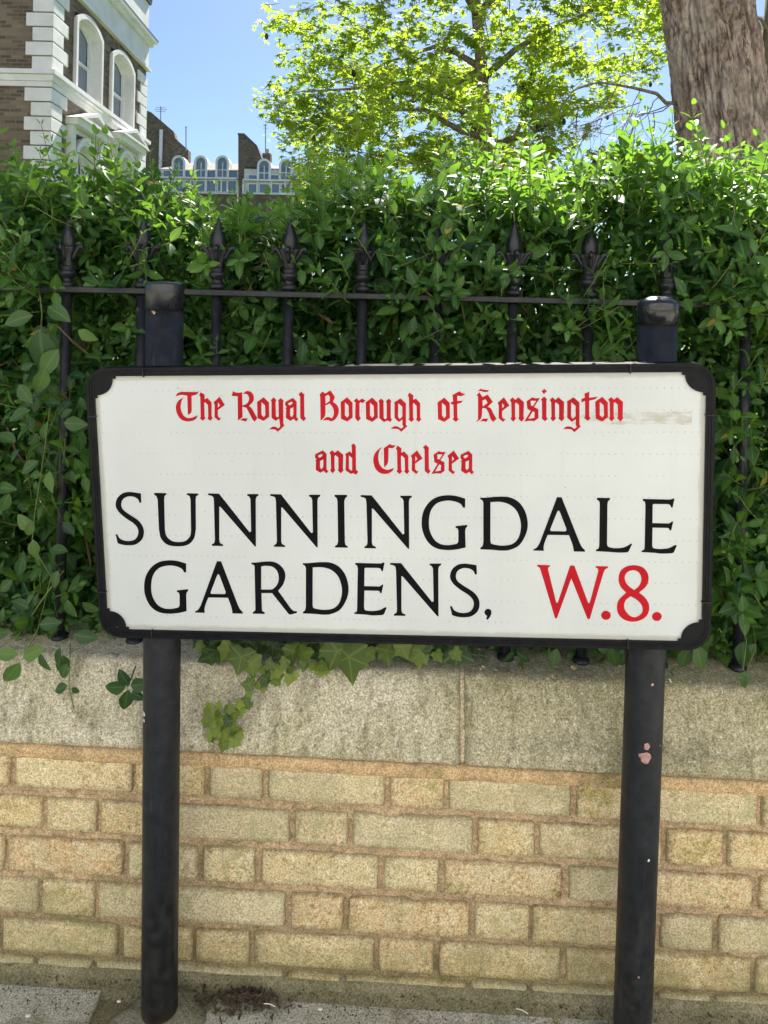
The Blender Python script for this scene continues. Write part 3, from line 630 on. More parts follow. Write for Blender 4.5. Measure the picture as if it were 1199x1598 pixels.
BL = {   # pieces: each piece is [outer, holes...]
 'T': [[[(90,240,1),(120,190),(180,163,1),(420,166,1),(455,155,1),(435,195),(395,215,1),(342,228,1),(346,430,1),(335,490),(285,525,1),(275,225,1),(190,212),(130,222)]],[[(230,250,1),(190,300),(172,390),(185,470),(225,540),(285,572),(350,565),(395,548),(435,525,1),(420,575),(365,612),(285,625),(200,605),(135,540),(100,440),(105,360),(150,290)]]],
 'h': [[[(485,168),(548,210),(545,280),(590,260),(655,330),(655,545),(672,575),(635,617),(590,580),(603,550),(597,370),(555,325),(540,340),(545,550),(560,578),(517,617),(472,575),(485,550),(478,240),(460,215)]]],
 'e': [[[(780,240),(862,368),(752,450),(752,540),(775,570),(805,572),(768,617),(700,560),(702,370),(685,325)],[(755,328),(785,375),(752,412)]]],
 'R': [[[(42,152,1),(75,172),(130,178,1),(182,170,1),(188,560,1),(115,612,1),(112,235,1),(15,228,1)]],[[(190,190,1),(255,148,1),(320,165),(362,230),(355,310),(290,385,1),(330,420),(372,490,1),(418,578,1),(378,630,1),(340,590),(300,510),(250,415,1),(186,395,1),(186,378,1),(250,350),(285,300),(288,250),(262,205),(225,195)]],[[(148,607,1),(195,575,1),(270,578,1),(245,628,1),(200,615)]]],
 'o': [[[(518,248),(600,330),(602,555),(518,617),(422,575),(415,320)],[(482,325),(538,375),(545,525),(518,558),(482,520)]]],
 'y': [[[(672,248,1),(717,295,1),(703,320,1),(708,545,1),(735,560,1),(752,545,1),(748,320,1),(740,300,1),(785,260,1),(828,300,1),(822,325,1),(825,660,1),(842,690,1),(740,787,1),(690,752),(600,750,1),(650,712),(700,708),(745,735,1),(775,705,1),(758,580,1),(705,617,1),(640,570,1),(640,320,1),(628,295,1)]]],
 'a': [[[(975,258),(1032,315),(1030,560),(1058,590),(1025,627),(985,585),(935,618),(862,570),(868,430),(852,417),(878,400),(850,372),(855,320)],[(895,352),(915,333),(945,322),(970,325),(958,355),(920,378)],[(930,430),(980,405),(980,520),(955,560),(930,535)]]],
 'l': [[[(1103,160),(1155,210),(1148,230),(1152,545),(1178,578),(1143,622),(1088,575),(1085,235),(1060,205)]]],
 'B': [[[(135,158,1),(178,190,1),(258,140,1),(325,235,1),(322,265,1),(300,320,1),(360,370),(390,440),(375,530),(330,595),(275,625,1),(210,605),(140,615,1),(180,570),(225,555),(280,578,1),(305,540),(312,470),(290,400),(245,345,1),(200,370,1),(182,368,1),(182,500,1),(165,560),(105,615,1),(100,245,1),(90,205,1)],[(180,235,1),(225,208,1),(250,245,1),(245,310,1),(183,352,1)]]],
 'r': [[[(665,262),(705,300),(750,268),(805,295),(770,340),(725,325),(712,345),(712,545),(735,575),(688,627),(645,575),(650,330),(622,305)]]],
 'u': [[[(42,230),(80,260),(75,290),(78,490),(98,510),(118,490),(118,300),(108,262),(148,230),(180,262),(172,290),(172,490),(190,515),(162,545),(130,522),(82,545),(20,495),(18,290),(8,262)]]],
 'g': [[[(302,228,1),(375,295,1),(375,580,1),(392,602,1),(312,675,1),(265,638),(170,635,1),(210,605),(260,603),(312,632,1),(342,607,1),(328,580,1),(328,510,1),(280,545,1),(222,490,1),(222,300,1),(215,282,1)],[(272,292,1),(326,340,1),(326,470,1),(292,505,1),(270,475,1)]]],
 'f': [[[(1090,132,1),(1120,155),(1175,172,1),(1110,200,1),(1062,192,1),(1060,265,1),(1140,258,1),(1110,290,1),(1060,302,1),(1062,490,1),(1082,508,1),(1042,543,1),(998,508,1),(1012,485,1),(1008,312,1),(978,305,1),(978,275,1),(1005,272,1),(1000,200,1),(992,185,1)]]],
 'K': [[[(135,170,1),(182,245,1),(262,205,1),(343,322,1),(262,398,1),(310,420),(350,500),(400,585,1),(350,633,1),(310,590),(275,490),(240,430),(200,415,1),(178,425,1),(172,540,1),(150,590),(90,632,1),(85,622,1),(112,590,1),(112,240,1),(90,215,1)],[(182,300,1),(230,280,1),(262,335,1),(185,392,1)]],[[(100,158,1),(150,118,1),(200,130),(288,138,1),(255,168,1),(200,165),(150,150)]],[[(140,630,1),(190,582,1),(275,582,1),(240,633,1),(190,620)]]],
 'n': [[[(652,250),(692,290),(742,250),(828,325),(822,545),(832,580),(792,632),(742,585),(752,550),(750,370),(705,330),(690,345),(690,550),(703,580),(660,632),(620,585),(635,550),(630,330),(608,290)]]],
 's': [[[(960,247,1),(1000,262),(1078,262,1),(985,400,1),(1052,432,1),(1055,575,1),(985,622,1),(920,615),(832,628,1),(935,460,1),(882,430,1),(868,310,1)],[(932,302,1),(1018,305,1),(968,385,1),(937,380,1)],[(965,468,1),(995,480,1),(990,570,1),(896,585,1)]]],
 'i': [[[(38,203),(75,238),(68,262),(68,480),(88,500),(48,533),(5,498),(10,470),(8,265),(-5,240)]],[[(38,100),(75,132),(35,172),(3,135)]]],
 't': [[[(640,138),(640,220),(755,205),(720,240),(640,258),(640,470),(658,495),(622,530),(572,490),(585,465),(585,262),(535,282),(535,235),(582,220),(575,165)]]],
 'd': [[[(615,100),(647,132),(650,455),(680,480),(652,520),(610,500),(580,510),(510,462),(515,270),(502,245),(565,208),(595,235),(592,150),(585,130)],[(555,262),(598,300),(598,468),(570,455),(555,440)]]],
 'C': [[[(1000,150,1),(960,210),(948,300),(965,380),(1010,435),(1070,455),(1110,445),(1155,430,1),(1140,465),(1090,500),(1030,510),(960,490),(905,430),(880,330),(900,240),(950,180)]],[[(1105,108,1),(1130,125),(1185,128,1),(1140,168,1),(1085,162,1),(1080,340,1),(1065,385),(1025,422,1),(1020,165,1)]]],
}
SHARP = set('heoalrunitd')
def smooth_loop(l, allsharp=False, sub=5):
    P = [Vector((p[0], p[1])) for p in l]; S = [allsharp or len(p) > 2 for p in l]; n = len(P); out = []
    T = []
    for i in range(n): T.append(None if S[i] else (P[(i + 1) % n] - P[i - 1]) * .5)
    for i in range(n):
        j = (i + 1) % n; out.append(P[i])
        if S[i] and S[j]: continue
        d = P[j] - P[i]; a = T[i] if T[i] else d; b = T[j] if T[j] else d
        la, lb = a.length, b.length
        a = a * min(1, d.length * 1.2 / (la + 1e-6)); b = b * min(1, d.length * 1.2 / (lb + 1e-6))
        for q in range(1, sub):
            t = q / sub; h1 = 2 * t**3 - 3 * t**2 + 1; h2_ = t**3 - 2 * t**2 + t; h3 = -2 * t**3 + 3 * t**2; h4 = t**3 - t**2
            out.append(P[i] * h1 + a * h2_ + P[j] * h3 + b * h4)
    return [(p.x, p.y) for p in out]
def letter(pieces, bbox, m, allsharp=False):
    pts = [p for pc in pieces for l in pc for p in l]
    x0, x1 = min(p[0] for p in pts), max(p[0] for p in pts); y0, y1 = min(p[1] for p in pts), max(p[1] for p in pts)
    X0, Y0, X1, Y1 = bbox; mb = MB()
    for i, pc in enumerate(pieces):
        loops = []
        for l in pc:
            s_ = smooth_loop(l, allsharp); loops.append([s_uv(X0 + (x - x0) / (x1 - x0) * (X1 - X0), Y0 + (y - y0) / (y1 - y0) * (Y1 - Y0)) for (x, y) in s_])
        mb.prism(loops, .00035 + .00002 * i, None, LOC)
    me = bpy.data.meshes.new('letter'); me.from_pydata([tuple(v) for v in mb.v], [], mb.f)
    bm = bmesh.new(); bm.from_mesh(me)
    for f_ in bm.faces:
        f_.normal_update()
        if f_.normal.y > 0: f_.normal_flip()
    bm.to_mesh(me); bm.free(); me.materials.append(m)
    o = bpy.data.objects.new('letter', me); col.objects.link(o); o.parent = panel
ROMAN = [('S', (180.8, 767.6, 225, 850.9)), ('U', (241, 769, 309.7, 852.5)), ('N', (325.1, 769.8, 403.8, 852.9)), ('N', (421.9, 770.9, 500.1, 854.3)), ('I', (522.4, 772.1, 543, 854.7)),
 ('N', (563, 772.5, 642.9, 856.5)), ('G', (658.3, 772.8, 729.5, 858.3)), ('D', (749.7, 774.8, 823.9, 859.2)), ('A', (832.4, 775.6, 913.1, 860.9)), ('L', (930.1, 776.6, 986.8, 862.3)), ('E', (1001.4, 777.6, 1056.4, 863.9)),
 ('G', (225.4, 874.3, 294.1, 957.6)), ('A', (304.5, 875.6, 379.3, 957.6)), ('R', (392.8, 876, 463.9, 959.1)), ('D', (473, 877, 544.3, 959.2)), ('E', (553.1, 877.5, 603.8, 960.3)), ('N', (609.1, 878.3, 688.7, 961.9)), ('S', (702.5, 879.4, 748.7, 963.2)), (',', (756.4, 949.9, 767.1, 967.2))]
for ch, bb in ROMAN: letter([GL[ch]], bb, M['ink'])
for ch, bb in [('W', (838.3, 881.1, 949.4, 966.1)), ('.', (938.3, 953, 953.3, 967.2)), ('8', (962.9, 881.9, 1013.1, 970.1)), ('.', (1017.7, 954.9, 1032.8, 969))]: letter([GL[ch]], bb, M['red'])
def crop_bb(ox, oy, s, b): return (ox + b[0] * s, oy + b[1] * s, ox + b[2] * s, oy + b[3] * s)
GOTH = [(265, 595, .1001, 'T', (90, 155, 455, 625)), (265, 595, .1001, 'h', (460, 168, 672, 617)), (265, 595, .1001, 'e', (685, 240, 862, 617)),
 (360, 595, .1001, 'R', (15, 148, 418, 630)), (360, 595, .1001, 'o', (415, 248, 602, 617)), (360, 595, .1001, 'y', (600, 248, 842, 787)), (360, 595, .1001, 'a', (850, 258, 1058, 627)), (360, 595, .1001, 'l', (1060, 160, 1178, 622)),
 (490, 595, .1001, 'B', (90, 140, 390, 625)), (490, 595, .1001, 'o', (418, 248, 605, 628)), (490, 595, .1001, 'r', (622, 262, 805, 627)), (490, 595, .1001, 'o', (808, 252, 997, 632)),
 (590, 595, .11676, 'u', (8, 230, 190, 545)), (590, 595, .11676, 'g', (170, 228, 392, 675)), (590, 595, .11676, 'h', (398, 150, 580, 545)), (590, 595, .11676, 'o', (797, 218, 962, 543)), (590, 595, .11676, 'f', (978, 132, 1175, 543)),
 (735, 595, .1001, 'K', (85, 118, 400, 633)), (735, 595, .1001, 'e', (418, 248, 602, 633)), (735, 595, .1001, 'n', (608, 250, 832, 632)), (735, 595, .1001, 's', (832, 247, 1078, 628)),
 (845, 595, .11676, 'i', (-5, 100, 88, 533)), (845, 595, .11676, 'n', (112, 213, 308, 538)), (845, 595, .11676, 'g', (290, 213, 528, 680)), (845, 595, .11676, 't', (535, 138, 755, 530)), (845, 595, .11676, 'o', (720, 207, 890, 537)), (845, 595, .11676, 'n', (893, 210, 1095, 538)),
 (480, 680, .11676, 'a', (100, 193, 280, 503)), (480, 680, .11676, 'n', (293, 193, 483, 503)), (480, 680, .11676, 'd', (502, 100, 680, 520)), (480, 680, .11676, 'C', (880, 108, 1185, 510)),
 (610, 680, .11676, 'h', (68, 130, 250, 512)), (610, 680, .11676, 'e', (268, 195, 425, 512)), (610, 680, .11676, 'l', (430, 118, 533, 510)), (610, 680, .11676, 's', (543, 203, 738, 512)), (610, 680, .11676, 'e', (760, 195, 915, 515)), (610, 680, .11676, 'a', (930, 200, 1113, 517))]
for (ox, oy, s, ch, b) in GOTH: letter(BL[ch], crop_bb(ox, oy, s, b), M['red'], ch in SHARP)
# ================================================================ BUILDINGS BEHIND
def arch_poly(s0, s1, t0, t1, rise, n=10):
    """upright opening with a segmental head: t1 is the crown height"""
    o = [(s0, t0), (s1, t0), (s1, t1 - rise)]
    c = (s0 + s1) / 2; hw = (s1 - s0) / 2; Rr = (hw * hw + rise * rise) / (2 * rise); cz = t1 - Rr; a0 = math.asin(min(1, hw / Rr))
    if rise >= hw: a0 = math.pi / 2
    for i in range(1, n): a = a0 - 2 * a0 * i / n; o.append((c + Rr * math.sin(a), cz + Rr * math.cos(a)))
    o.append((s0, t1 - rise)); return o
def rect(s0, s1, t0, t1): return [(s0, t0), (s1, t0), (s1, t1), (s0, t1)]
def wall_with_holes(mb, s0, s1, t0, t1, holes, F, depth):
    """flat wall with rectangular openings and their reveals"""
    mb.prism([rect(s0, s1, t0, t1)] + [list(reversed(rect(*h))) for h in holes], 0, None, F)
    for h in holes:
        r = rect(*h)
        for i in range(4):
            a, b = r[i], r[(i + 1) % 4]; mb.add([F(a[0], a[1], 0), F(b[0], b[1], 0), F(b[0], b[1], -depth), F(a[0], a[1], -depth)], [(0, 1, 2, 3)])
DC = 14.5; cpt = at(80, 112, DC); HX = cpt.x
house = thing('brick_house', (HX, DC, 0), 'tall brown brick house with white quoins and arched white windows behind the hedge', 'house')
FR = lambda s, t, n: Vector((HX + n, s, t))                   # side facing right
FL = lambda s, t, n: Vector((s, DC - n, t))                   # side facing the street
def hf(px, py): p = onplane(px, py, Vector((HX, 0, 0)), Vector((1, 0, 0))); return p.y, p.z
YE = hf(227.5, 150)[0]
zs_t, zs_b = at(80, 111, DC).z, at(80, 128, DC).z            # string course
zf = (hf(125, 0)[1] + hf(219, 95)[1]) / 2                     # underside of frieze
zcn = (hf(165, 0)[1] + hf(233, 76)[1]) / 2                    # underside of cornice
wins = []
for (xa, xb, yt, yb) in ((117, 153, 31, 140), (173.5, 204.5, 86, 186)):
    s0, s1 = hf(xa, 90)[0], hf(xb, 90)[0]; wins.append((s0, s1, hf(xa, yb)[1], hf((xa + xb) / 2, yt + (xb - xa) * .1)[1]))
gw = []
for (xa, xb, yt) in ((114, 143, 228), (180, 205, 246)):
    s0, s1 = hf(xa, 230)[0], hf(xb, 230)[0]; gw.append((s0, s1, 1.2, hf((xa + xb) / 2, yt)[1]))
mb = MB(); holes = [(a - .02, b + .02, c - .015, d + .02) for (a, b, c, d) in wins + gw]
wall_with_holes(mb, DC, YE, 0, zf + 1.6, holes, FR, .3); mb.build('brick_wall', M['hbrick'], house, recalc=False)
mb = MB(); mb.prism([rect(-22, HX, 0, zf + 1.6)], 0, None, FL); mb.prism([rect(-22, HX, 0, zf + 1.6)], -(YE - DC), None, FL)
mb.add([(-22, DC, zf + 1.6), (HX, DC, zf + 1.6), (HX, YE, zf + 1.6), (-22, YE, zf + 1.6)], [(0, 1, 2, 3)]); mb.build('brick_wall', M['hbrick'], house, recalc=False)
def sash_window(F, s0, s1, t0, t1, rise, parent, sur=.16, proud=.07, dep=.22, bars=True, name='window', surround=True):
    w = MB(); fr = .055
    o = arch_poly(s0, s1, t0, t1, rise); i_ = arch_poly(s0 + fr, s1 - fr, t0 + fr, t1 - fr, rise * .92)
    w.prism([o, list(reversed(i_))], -dep, -dep + .06, F); tm = (t0 + t1) / 2 - .03
    w.box(s0 + fr, s1 - fr, tm - .03, tm + .03, -dep - .01, -dep + .05, F)
    if bars: w.box((s0 + s1) / 2 - .012, (s0 + s1) / 2 + .012, tm + .03, t1 - fr, -dep, -dep + .03, F)
    wo = w.build(name, M['white'], parent)
    p = MB(); p.prism([arch_poly(s0 + .01, s1 - .01, t0 + .01, t1 - .01, rise)], -dep - .012, None, F); p.build('pane', M['glass'], wo, recalc=False)
    if surround:
        q = MB(); a = arch_poly(s0 - sur, s1 + sur, t0 - .02, t1 + sur, rise * 1.15); b = arch_poly(s0, s1, t0 + .001, t1, rise)
        q.prism([a, list(reversed(b))], -.20, proud, F)
        a2 = arch_poly(s0 - sur - .03, s1 + sur + .03, t0 - .021, t1 + sur + .03, rise * 1.2); b2 = arch_poly(s0 - sur + .06, s1 + sur - .06, t0 - .0205, t1 + sur - .06, rise * 1.15)
        q.prism([a2, list(reversed(b2))], proud + .001, proud + .05, F); q.build('surround', M['stucco'], wo)
        s = MB(); s.box(s0 - sur - .05, s1 + sur + .05, t0 - .12, t0 - .021, -.1, proud + .08, F); s.build('sill', M['stucco'], wo)
    return wo
for (a, b, c, d) in wins: sash_window(FR, a, b, c, d, (b - a) * .17, house, .085, .04)
for (a, b, c, d) in gw:
    sash_window(FR, a, b, c, d, (b - a) * .45, house, .14, .10)
    # pedimented hood over the lower windows
    q = MB(); e0, e1 = a - .34, b + .34; zt = d + .26
    q.box(e0, e0 + .16, 1.0, zt, .0, .14, FR); q.box(e1 - .16, e1, 1.0, zt, .0, .14, FR)
    q.box(e0 - .06, e1 + .06, zt + .001, zt + .13, .0, .26, FR)
    q.prism([[(e0 - .12, zt + .132), (e1 + .12, zt + .132), ((e0 + e1) / 2, zt + .46)], [(e0 + .22, zt + .19), ((e0 + e1) / 2, zt + .37), (e1 - .22, zt + .19)]], .0, .34, FR)
    q.prism([[(e0, zt + .14), (e1, zt + .14), ((e0 + e1) / 2, zt + .42)]], .0, .2, FR)
    q.box(e0 + .161, e1 - .161, d + .16, zt, .0, .06, FR)
    q.build('hood', M['stucco'], house)
# string course, frieze, cornice, parapet wrap the corner
def band(z0, z1, n, m, name, ext=True):
    b = MB(); b.box(-22, HX + n, DC - n, YE + (n if ext else 0), z0, z1); b.build(name, m, house)
band(zs_b, zs_t - .09, .07, M['stucco'], 'string_course'); band(zs_t - .088, zs_t, .13, M['stucco'], 'string_course')
band(zs_b - .10, zs_b - .002, .04, M['stucco'], 'string_course')
band(zf, zcn, .05, M['stucco'], 'frieze', True); band(zf - .08, zf - .002, .11, M['stucco'], 'moulding')
band(zcn + .001, zcn + .12, .14, M['stucco'], 'cornice'); band(zcn + .122, zcn + .20, .24, M['stucco'], 'cornice'); band(zcn + .202, zcn + .225, .25, M['lead'], 'cornice_flashing')
band(zcn + .227, zcn + 1.15, .03, M['stucco'], 'parapet'); band(zcn + 1.152, zcn + 1.25, .09, M['lead'], 'parapet_coping')
b = MB(); b.box(HX - .4, HX + .10, YE - .45, YE + .1, zcn + 1.252, zcn + 1.5); b.build('parapet_pier', M['lead'], house)
z = zs_b - .11; i = 0; qh = .285
def quoin(z0, long, y0):
    a, bb = (.50, .69) if long else (.37, .46)
    q = MB()
    if y0 == DC: q.box(HX - a, HX + .035, DC - .035, DC + bb, z0 + .012, z0 + qh - .012)
    else: q.box(HX - .3, HX + .035, YE - bb, YE + .035, z0 + .012, z0 + qh - .012)
    q.build('quoin', M['stucco'], house, bevel=.012)
while z > .6:
    z -= qh
    for y0 in (DC, YE): quoin(z, i % 2 == 0, y0)
    i += 1
z = zs_t + .005; i = 0
while z + qh < zf - .08:
    for y0 in (DC, YE): quoin(z, i % 2 == 1, y0)
    z += qh; i += 1

# ---- far terrace with arched dormers
def far_house(name, label, D, pxl, pxr, ridge_py, eave_py, row1, row2, low_py, dorm, smalls, lower, group=None):
    FF = lambda s, t, n: Vector((s, D - n, t))
    X = lambda px, py=270: at(px, py, D).x
    Z = lambda px, py: at(px, py, D).z
    pm_ = (pxl + pxr) / 2; x0, x1 = X(pxl), X(pxr)
    h = thing(name, (x0, D, 0), label, 'house', group)
    ze, zr = Z(pm_, eave_py), Z(pm_, ridge_py)
    b = MB(); b.box(x0, x1, D + .05, D + 8, 0, ze); b.build('wall', M['stucco'], h)
    b = MB(); b.add([(x0, D - .15, ze + .01), (x1, D - .15, ze + .01), (x1, D + 3, zr), (x0, D + 3, zr), (x0, D + 6, ze), (x1, D + 6, ze)], [(0, 1, 2, 3), (3, 2, 5, 4)]); b.build('roof', M['slate'], h)
    nb = int((x1 - x0) / .9)
    for px in dorm:
        c = X(px); t1 = Z(px, row1[0]); t0 = Z(px, row1[1]); hw = .31
        o = MB(); a = arch_poly(c - hw - .15, c + hw + .15, t0 - .1, t1 + .15, hw + .15); bq = arch_poly(c - hw, c + hw, t0, t1, hw)
        o.prism([a, list(reversed(bq))], -.7, .25, FF); do = o.build('dormer', M['white'], h)
        p = MB(); p.prism([bq], .05, None, FF); p.build('pane', M['glass'], do, recalc=False)
        p = MB(); p.box(c - .03, c + .03, t0, t1 - hw, .06, .12, FF); p.box(c - hw, c + hw, (t0 + t1) / 2 - .2, (t0 + t1) / 2 - .13, .06, .125, FF); p.build('glazing_bar', M['white'], do)
    for (lst, ys, hw) in ((smalls, row1[2:], .30), (lower, row2, .28)):
        for px in lst:
            c = X(px); t1 = Z(px, ys[0]); t0 = Z(px, ys[1])
            o = MB(); o.prism([rect(c - hw - .07, c + hw + .07, t0 - .07, t1 + .07), list(reversed(rect(c - hw, c + hw, t0, t1)))], -.04, .12, FF); wo = o.build('window', M['white'], h)
            p = MB(); p.prism([rect(c - hw, c + hw, t0, t1)], .03, None, FF); p.build('pane', M['glass'], wo, recalc=False)
    b = MB(); b.box(x0, x1, D - .4, D, Z(pm_, row1[1] + 3.2), Z(pm_, row1[1] + .9)); b.build('balcony_ledge', M['white'], h)
    for k_ in range(nb + 1):
        b = MB(); xx = x0 + (x1 - x0) * k_ / nb; b.box(xx - .05, xx + .05, D - .2, D + .05, Z(pm_, low_py), Z(pm_, row1[1] + 1)); b.build('mullion', M['white'], h)
    b = MB(); b.box(x0, x1, D - .35, D - .1, Z(pm_, low_py + 2), Z(pm_, low_py)); b.build('ledge', M['white'], h)
    b = MB(); b.box(x0, x1, D - .1, D + .05, 0, Z(pm_, low_py + 2.2)); b.build('lower_wall', M['hbrick'], h)
    return h
far_house('terraced_house', 'far white terraced house with three arched dormers in a brown roof', 50, 251, 371, 240, 266, (247, 277, 267, 277), (283, 299), 301, (280, 314.5, 348), (263, 297, 331, 364), (263, 280, 297, 314, 331, 348, 364))
far_house('terraced_house', 'far white terraced house with two arched dormers beside a tall brick chimney wall', 49, 381, 490, 245, 264, (252, 281, 274, 281), (288, 301), 303, (413, 447), (396, 430, 464), (396, 413, 430, 447, 464))
# party walls and chimney
def slab_wall(name, label, D, pts, thick, m, cat='chimney'):
    t = thing(name, at(pts[0][0], pts[0][1], D) * 1, label, cat); t.location.z = 0
    o = MB(); poly = [(at(px, py, D).x, max(0, at(px, py, D).z)) for (px, py) in pts]
    o.prism([poly], 0, thick, lambda s, tt, n: Vector((s, D + n, tt))); w = o.build('brick_stack', m, t)
    return t
t = slab_wall('chimney_wall', 'brown brick chimney wall between two far white terraced houses', 49.5, [(372, 320), (372, 209), (381, 210), (400, 228), (408, 250), (408, 320)], 1.0, M['hbrick'])
o = MB(); o.prism([[(at(x, y, 49.4).x, at(x, y, 49.4).z) for (x, y) in ((371, 210), (371, 207.5), (381.5, 208), (401, 226.5), (409, 248), (408, 250), (400, 229.5), (381, 211.5))]], 0, 1.2, lambda s, tt, n: Vector((s, 49.4 + n, tt))); o.build('coping', M['lead'], t)
t = slab_wall('stepped_party_wall', 'stepped dark brick party wall beside the tall brown brick house', 52.5, [(226, 330), (228, 172), (236, 175), (271, 205), (274, 216), (294, 234), (294, 330)], .7, M['hbrick'], 'wall')
for (xa, ya, yb) in ((251, 203, 268), ):
    p0 = at(xa, ya, 52.4); p1 = at(xa, yb, 52.4); o = MB(); o.lathe([(.13, 0), (.13, p0.z - p1.z)], (p1.x, 52.3, p1.z), 10); o.build('drainpipe', M['white'], t)
t2 = slab_wall('garden_shed_wall', 'low orange brick wall below the stepped party wall', 30, [(228, 345), (230, 280), (246, 280), (253, 288), (253, 345)], .6, M['brick'], 'wall')
# roof aerials
def aerial(px, py0, py1, D, arms, label):
    t = thing('roof_aerial', at(px, py1, D), label, 'aerial'); a, b = at(px, py1, D), at(px, py0, D)
    o = MB(); o.tube([a, b], .035, 6); o.build('mast', M['metal'], t)
    for (py, w) in arms:
        c = at(px, py, D); o = MB(); o.tube([c + Vector((-w, 0, 0)), c + Vector((w, 0, 0))], .022, 5); o.build('element', M['metal'], t)
aerial(251, 166, 190, 52.8, ((168, .35), (171, .45), (174, .35)), 'thin roof aerial on top of the stepped dark brick party wall')
aerial(290.5, 197, 236, 50.5, ((199, .08),), 'thin roof aerial rising above the three-dormer terraced house')
aerial(414.5, 194, 240, 49.6, ((196, .12), (200, .16)), 'thin roof aerial rising above the two-dormer terraced house')
cs = thing('chimney_stack', at(417, 250, 51), 'small brick chimney stack on the roof of the two-dormer house', 'chimney')
p0 = at(417, 246, 51); o = MB(); o.box(p0.x - .28, p0.x + .28, 50.7, 51.4, p0.z - 1.0, p0.z + .25); o.build('stack', M['hbrick'], cs)
o = MB(); o.lathe([(.12, .25), (.10, .6)], (p0.x, 51.05, p0.z), 10); o.build('chimney_pot', M['band'], cs)
# pale house glimpsed beyond the big trunk
ph = thing('white_house', at(1185, 60, 26), 'pale stucco house glimpsed beyond the thick tree trunk', 'house'); ph.location.z = 0
a = at(1167, 46, 26); b_ = at(1400, 46, 26)
o = MB(); o.box(a.x, b_.x, 26, 27.5, 0, a.z); o.build('wall', M['stucco'], ph)
o = MB(); o.box(a.x - .3, b_.x, 25.6, 27.6, a.z + .002, a.z + .3); o.build('cornice', M['stucco'], ph)
o = MB(); o.prism([rect(a.x + 1.2, a.x + 2.2, a.z - 3.4, a.z - 1.4)], .03, None, lambda s, tt, n: Vector((s, 26 - n, tt))); o.build('pane', M['glass'], ph, recalc=False)

# ---- unseen stucco terrace behind the camera, added to bounce sun onto the wall
opp = thing('bounce_terrace', (0, -9, 0), 'unseen white stucco terrace added across the street to bounce sunlight onto the wall', 'house')
FO = lambda s, t, n: Vector((-s, -9 + n, t))
oh = []
for i in range(-8, 9):
    for (z0, z1) in ((1.2, 3.2), (4.6, 6.8), (8.0, 9.8)): oh.append((i * 2.9 - .55, i * 2.9 + .55, z0, z1))
mb = MB(); wall_with_holes(mb, -26, 26, .03, 12.5, oh, FO, .2); mb.build('wall', M['stucco'], opp, recalc=False)
for (s0, s1, t0_, t1_) in oh:
    p = MB(); p.prism([rect(s0, s1, t0_, t1_)], -.18, None, FO); wo = p.build('window', M['glass'], opp, recalc=False)
for (z0, z1, n_) in ((3.9, 4.2, .3), (11.3, 11.7, .5), (12.4, 12.6, .1)):
    mb = MB(); mb.box(-26, 26, z0, z1, .0, n_, FO); mb.build('cornice', M['stucco'], opp)

# ================================================================ LEAF HELPERS
def leaf_template(width=.5, fold=.25, curl=.25, n=4):
    """leaf along +Y of length 1, folded on its midrib, drooping at the tip"""
    vs = [(0, 0, 0)]; fs = []
    prof = [(.18, .62), (.42, 1.0), (.68, .80), (.88, .40)]
    for (y, w) in prof:
        x = width * .5 * w; zz = -curl * y * y
        vs += [(-x, y, zz + fold * x), (0, y, zz), (x, y, zz + fold * x)]
    vs.append((0, 1.0, -curl)); t = len(vs) - 1
    fs += [(0, 2, 1), (0, 3, 2)]
    for i in range(len(prof) - 1):
        a = 1 + 3 * i; fs += [(a, a + 1, a + 4, a + 3), (a + 1, a + 2, a + 5, a + 4)]
    a = 1 + 3 * (len(prof) - 1); fs += [(a, a + 1, t), (a + 1, a + 2, t)]
    return np.array(vs), fs
def ivy_template():
    out = [(0, 0), (.22, -.10), (.50, .02), (.42, .28), (.50, .50), (.26, .62), (0, 1.0), (-.26, .62), (-.50, .50), (-.42, .28), (-.50, .02), (-.22, -.10)]
    vs = [(0, .3, .03)] + [(x, y, -.18 * (x * x + (y - .3) ** 2) + .02 * ((i % 2) * 2 - 1)) for i, (x, y) in enumerate(out)]
    return np.array(vs), [(0, i, i % 12 + 1) for i in range(1, 13)]
def star_template():
    vs = [(0, .12, 0)]; n = 5; k = 0
    for i in range(n):
        a = math.radians(-110 + i * 55) ; L_ = (.62, .85, 1.0, .85, .62)[i]
        if i > 0:
            am = a - math.radians(27.5); vs.append((.30 * math.sin(am), .12 + .30 * math.cos(am), .02))
        vs.append((L_ * .88 * math.sin(a), .12 + L_ * .88 * math.cos(a), -.16 * L_))
    vs.append((0, -.12, 0)); m = len(vs)
    return np.array(vs), [(0, i, i + 1) for i in range(1, m - 1)] + [(0, m - 1, 1)]
RIBS = {13: [0, 1, .6, 0, 1, 0, 1, 0, 1, 0, 1, 0, .6]}
def rib_of(tv): return np.array(RIBS.get(len(tv), (np.abs(tv[:, 0]) > .01).astype(float)), np.float32)
def frames(dirs, ups):
    y = dirs / np.linalg.norm(dirs, axis=1, keepdims=True); x = np.cross(y, ups); x /= np.linalg.norm(x, axis=1, keepdims=True) + 1e-9
    z = np.cross(x, y); return np.stack([x, y, z], axis=2)
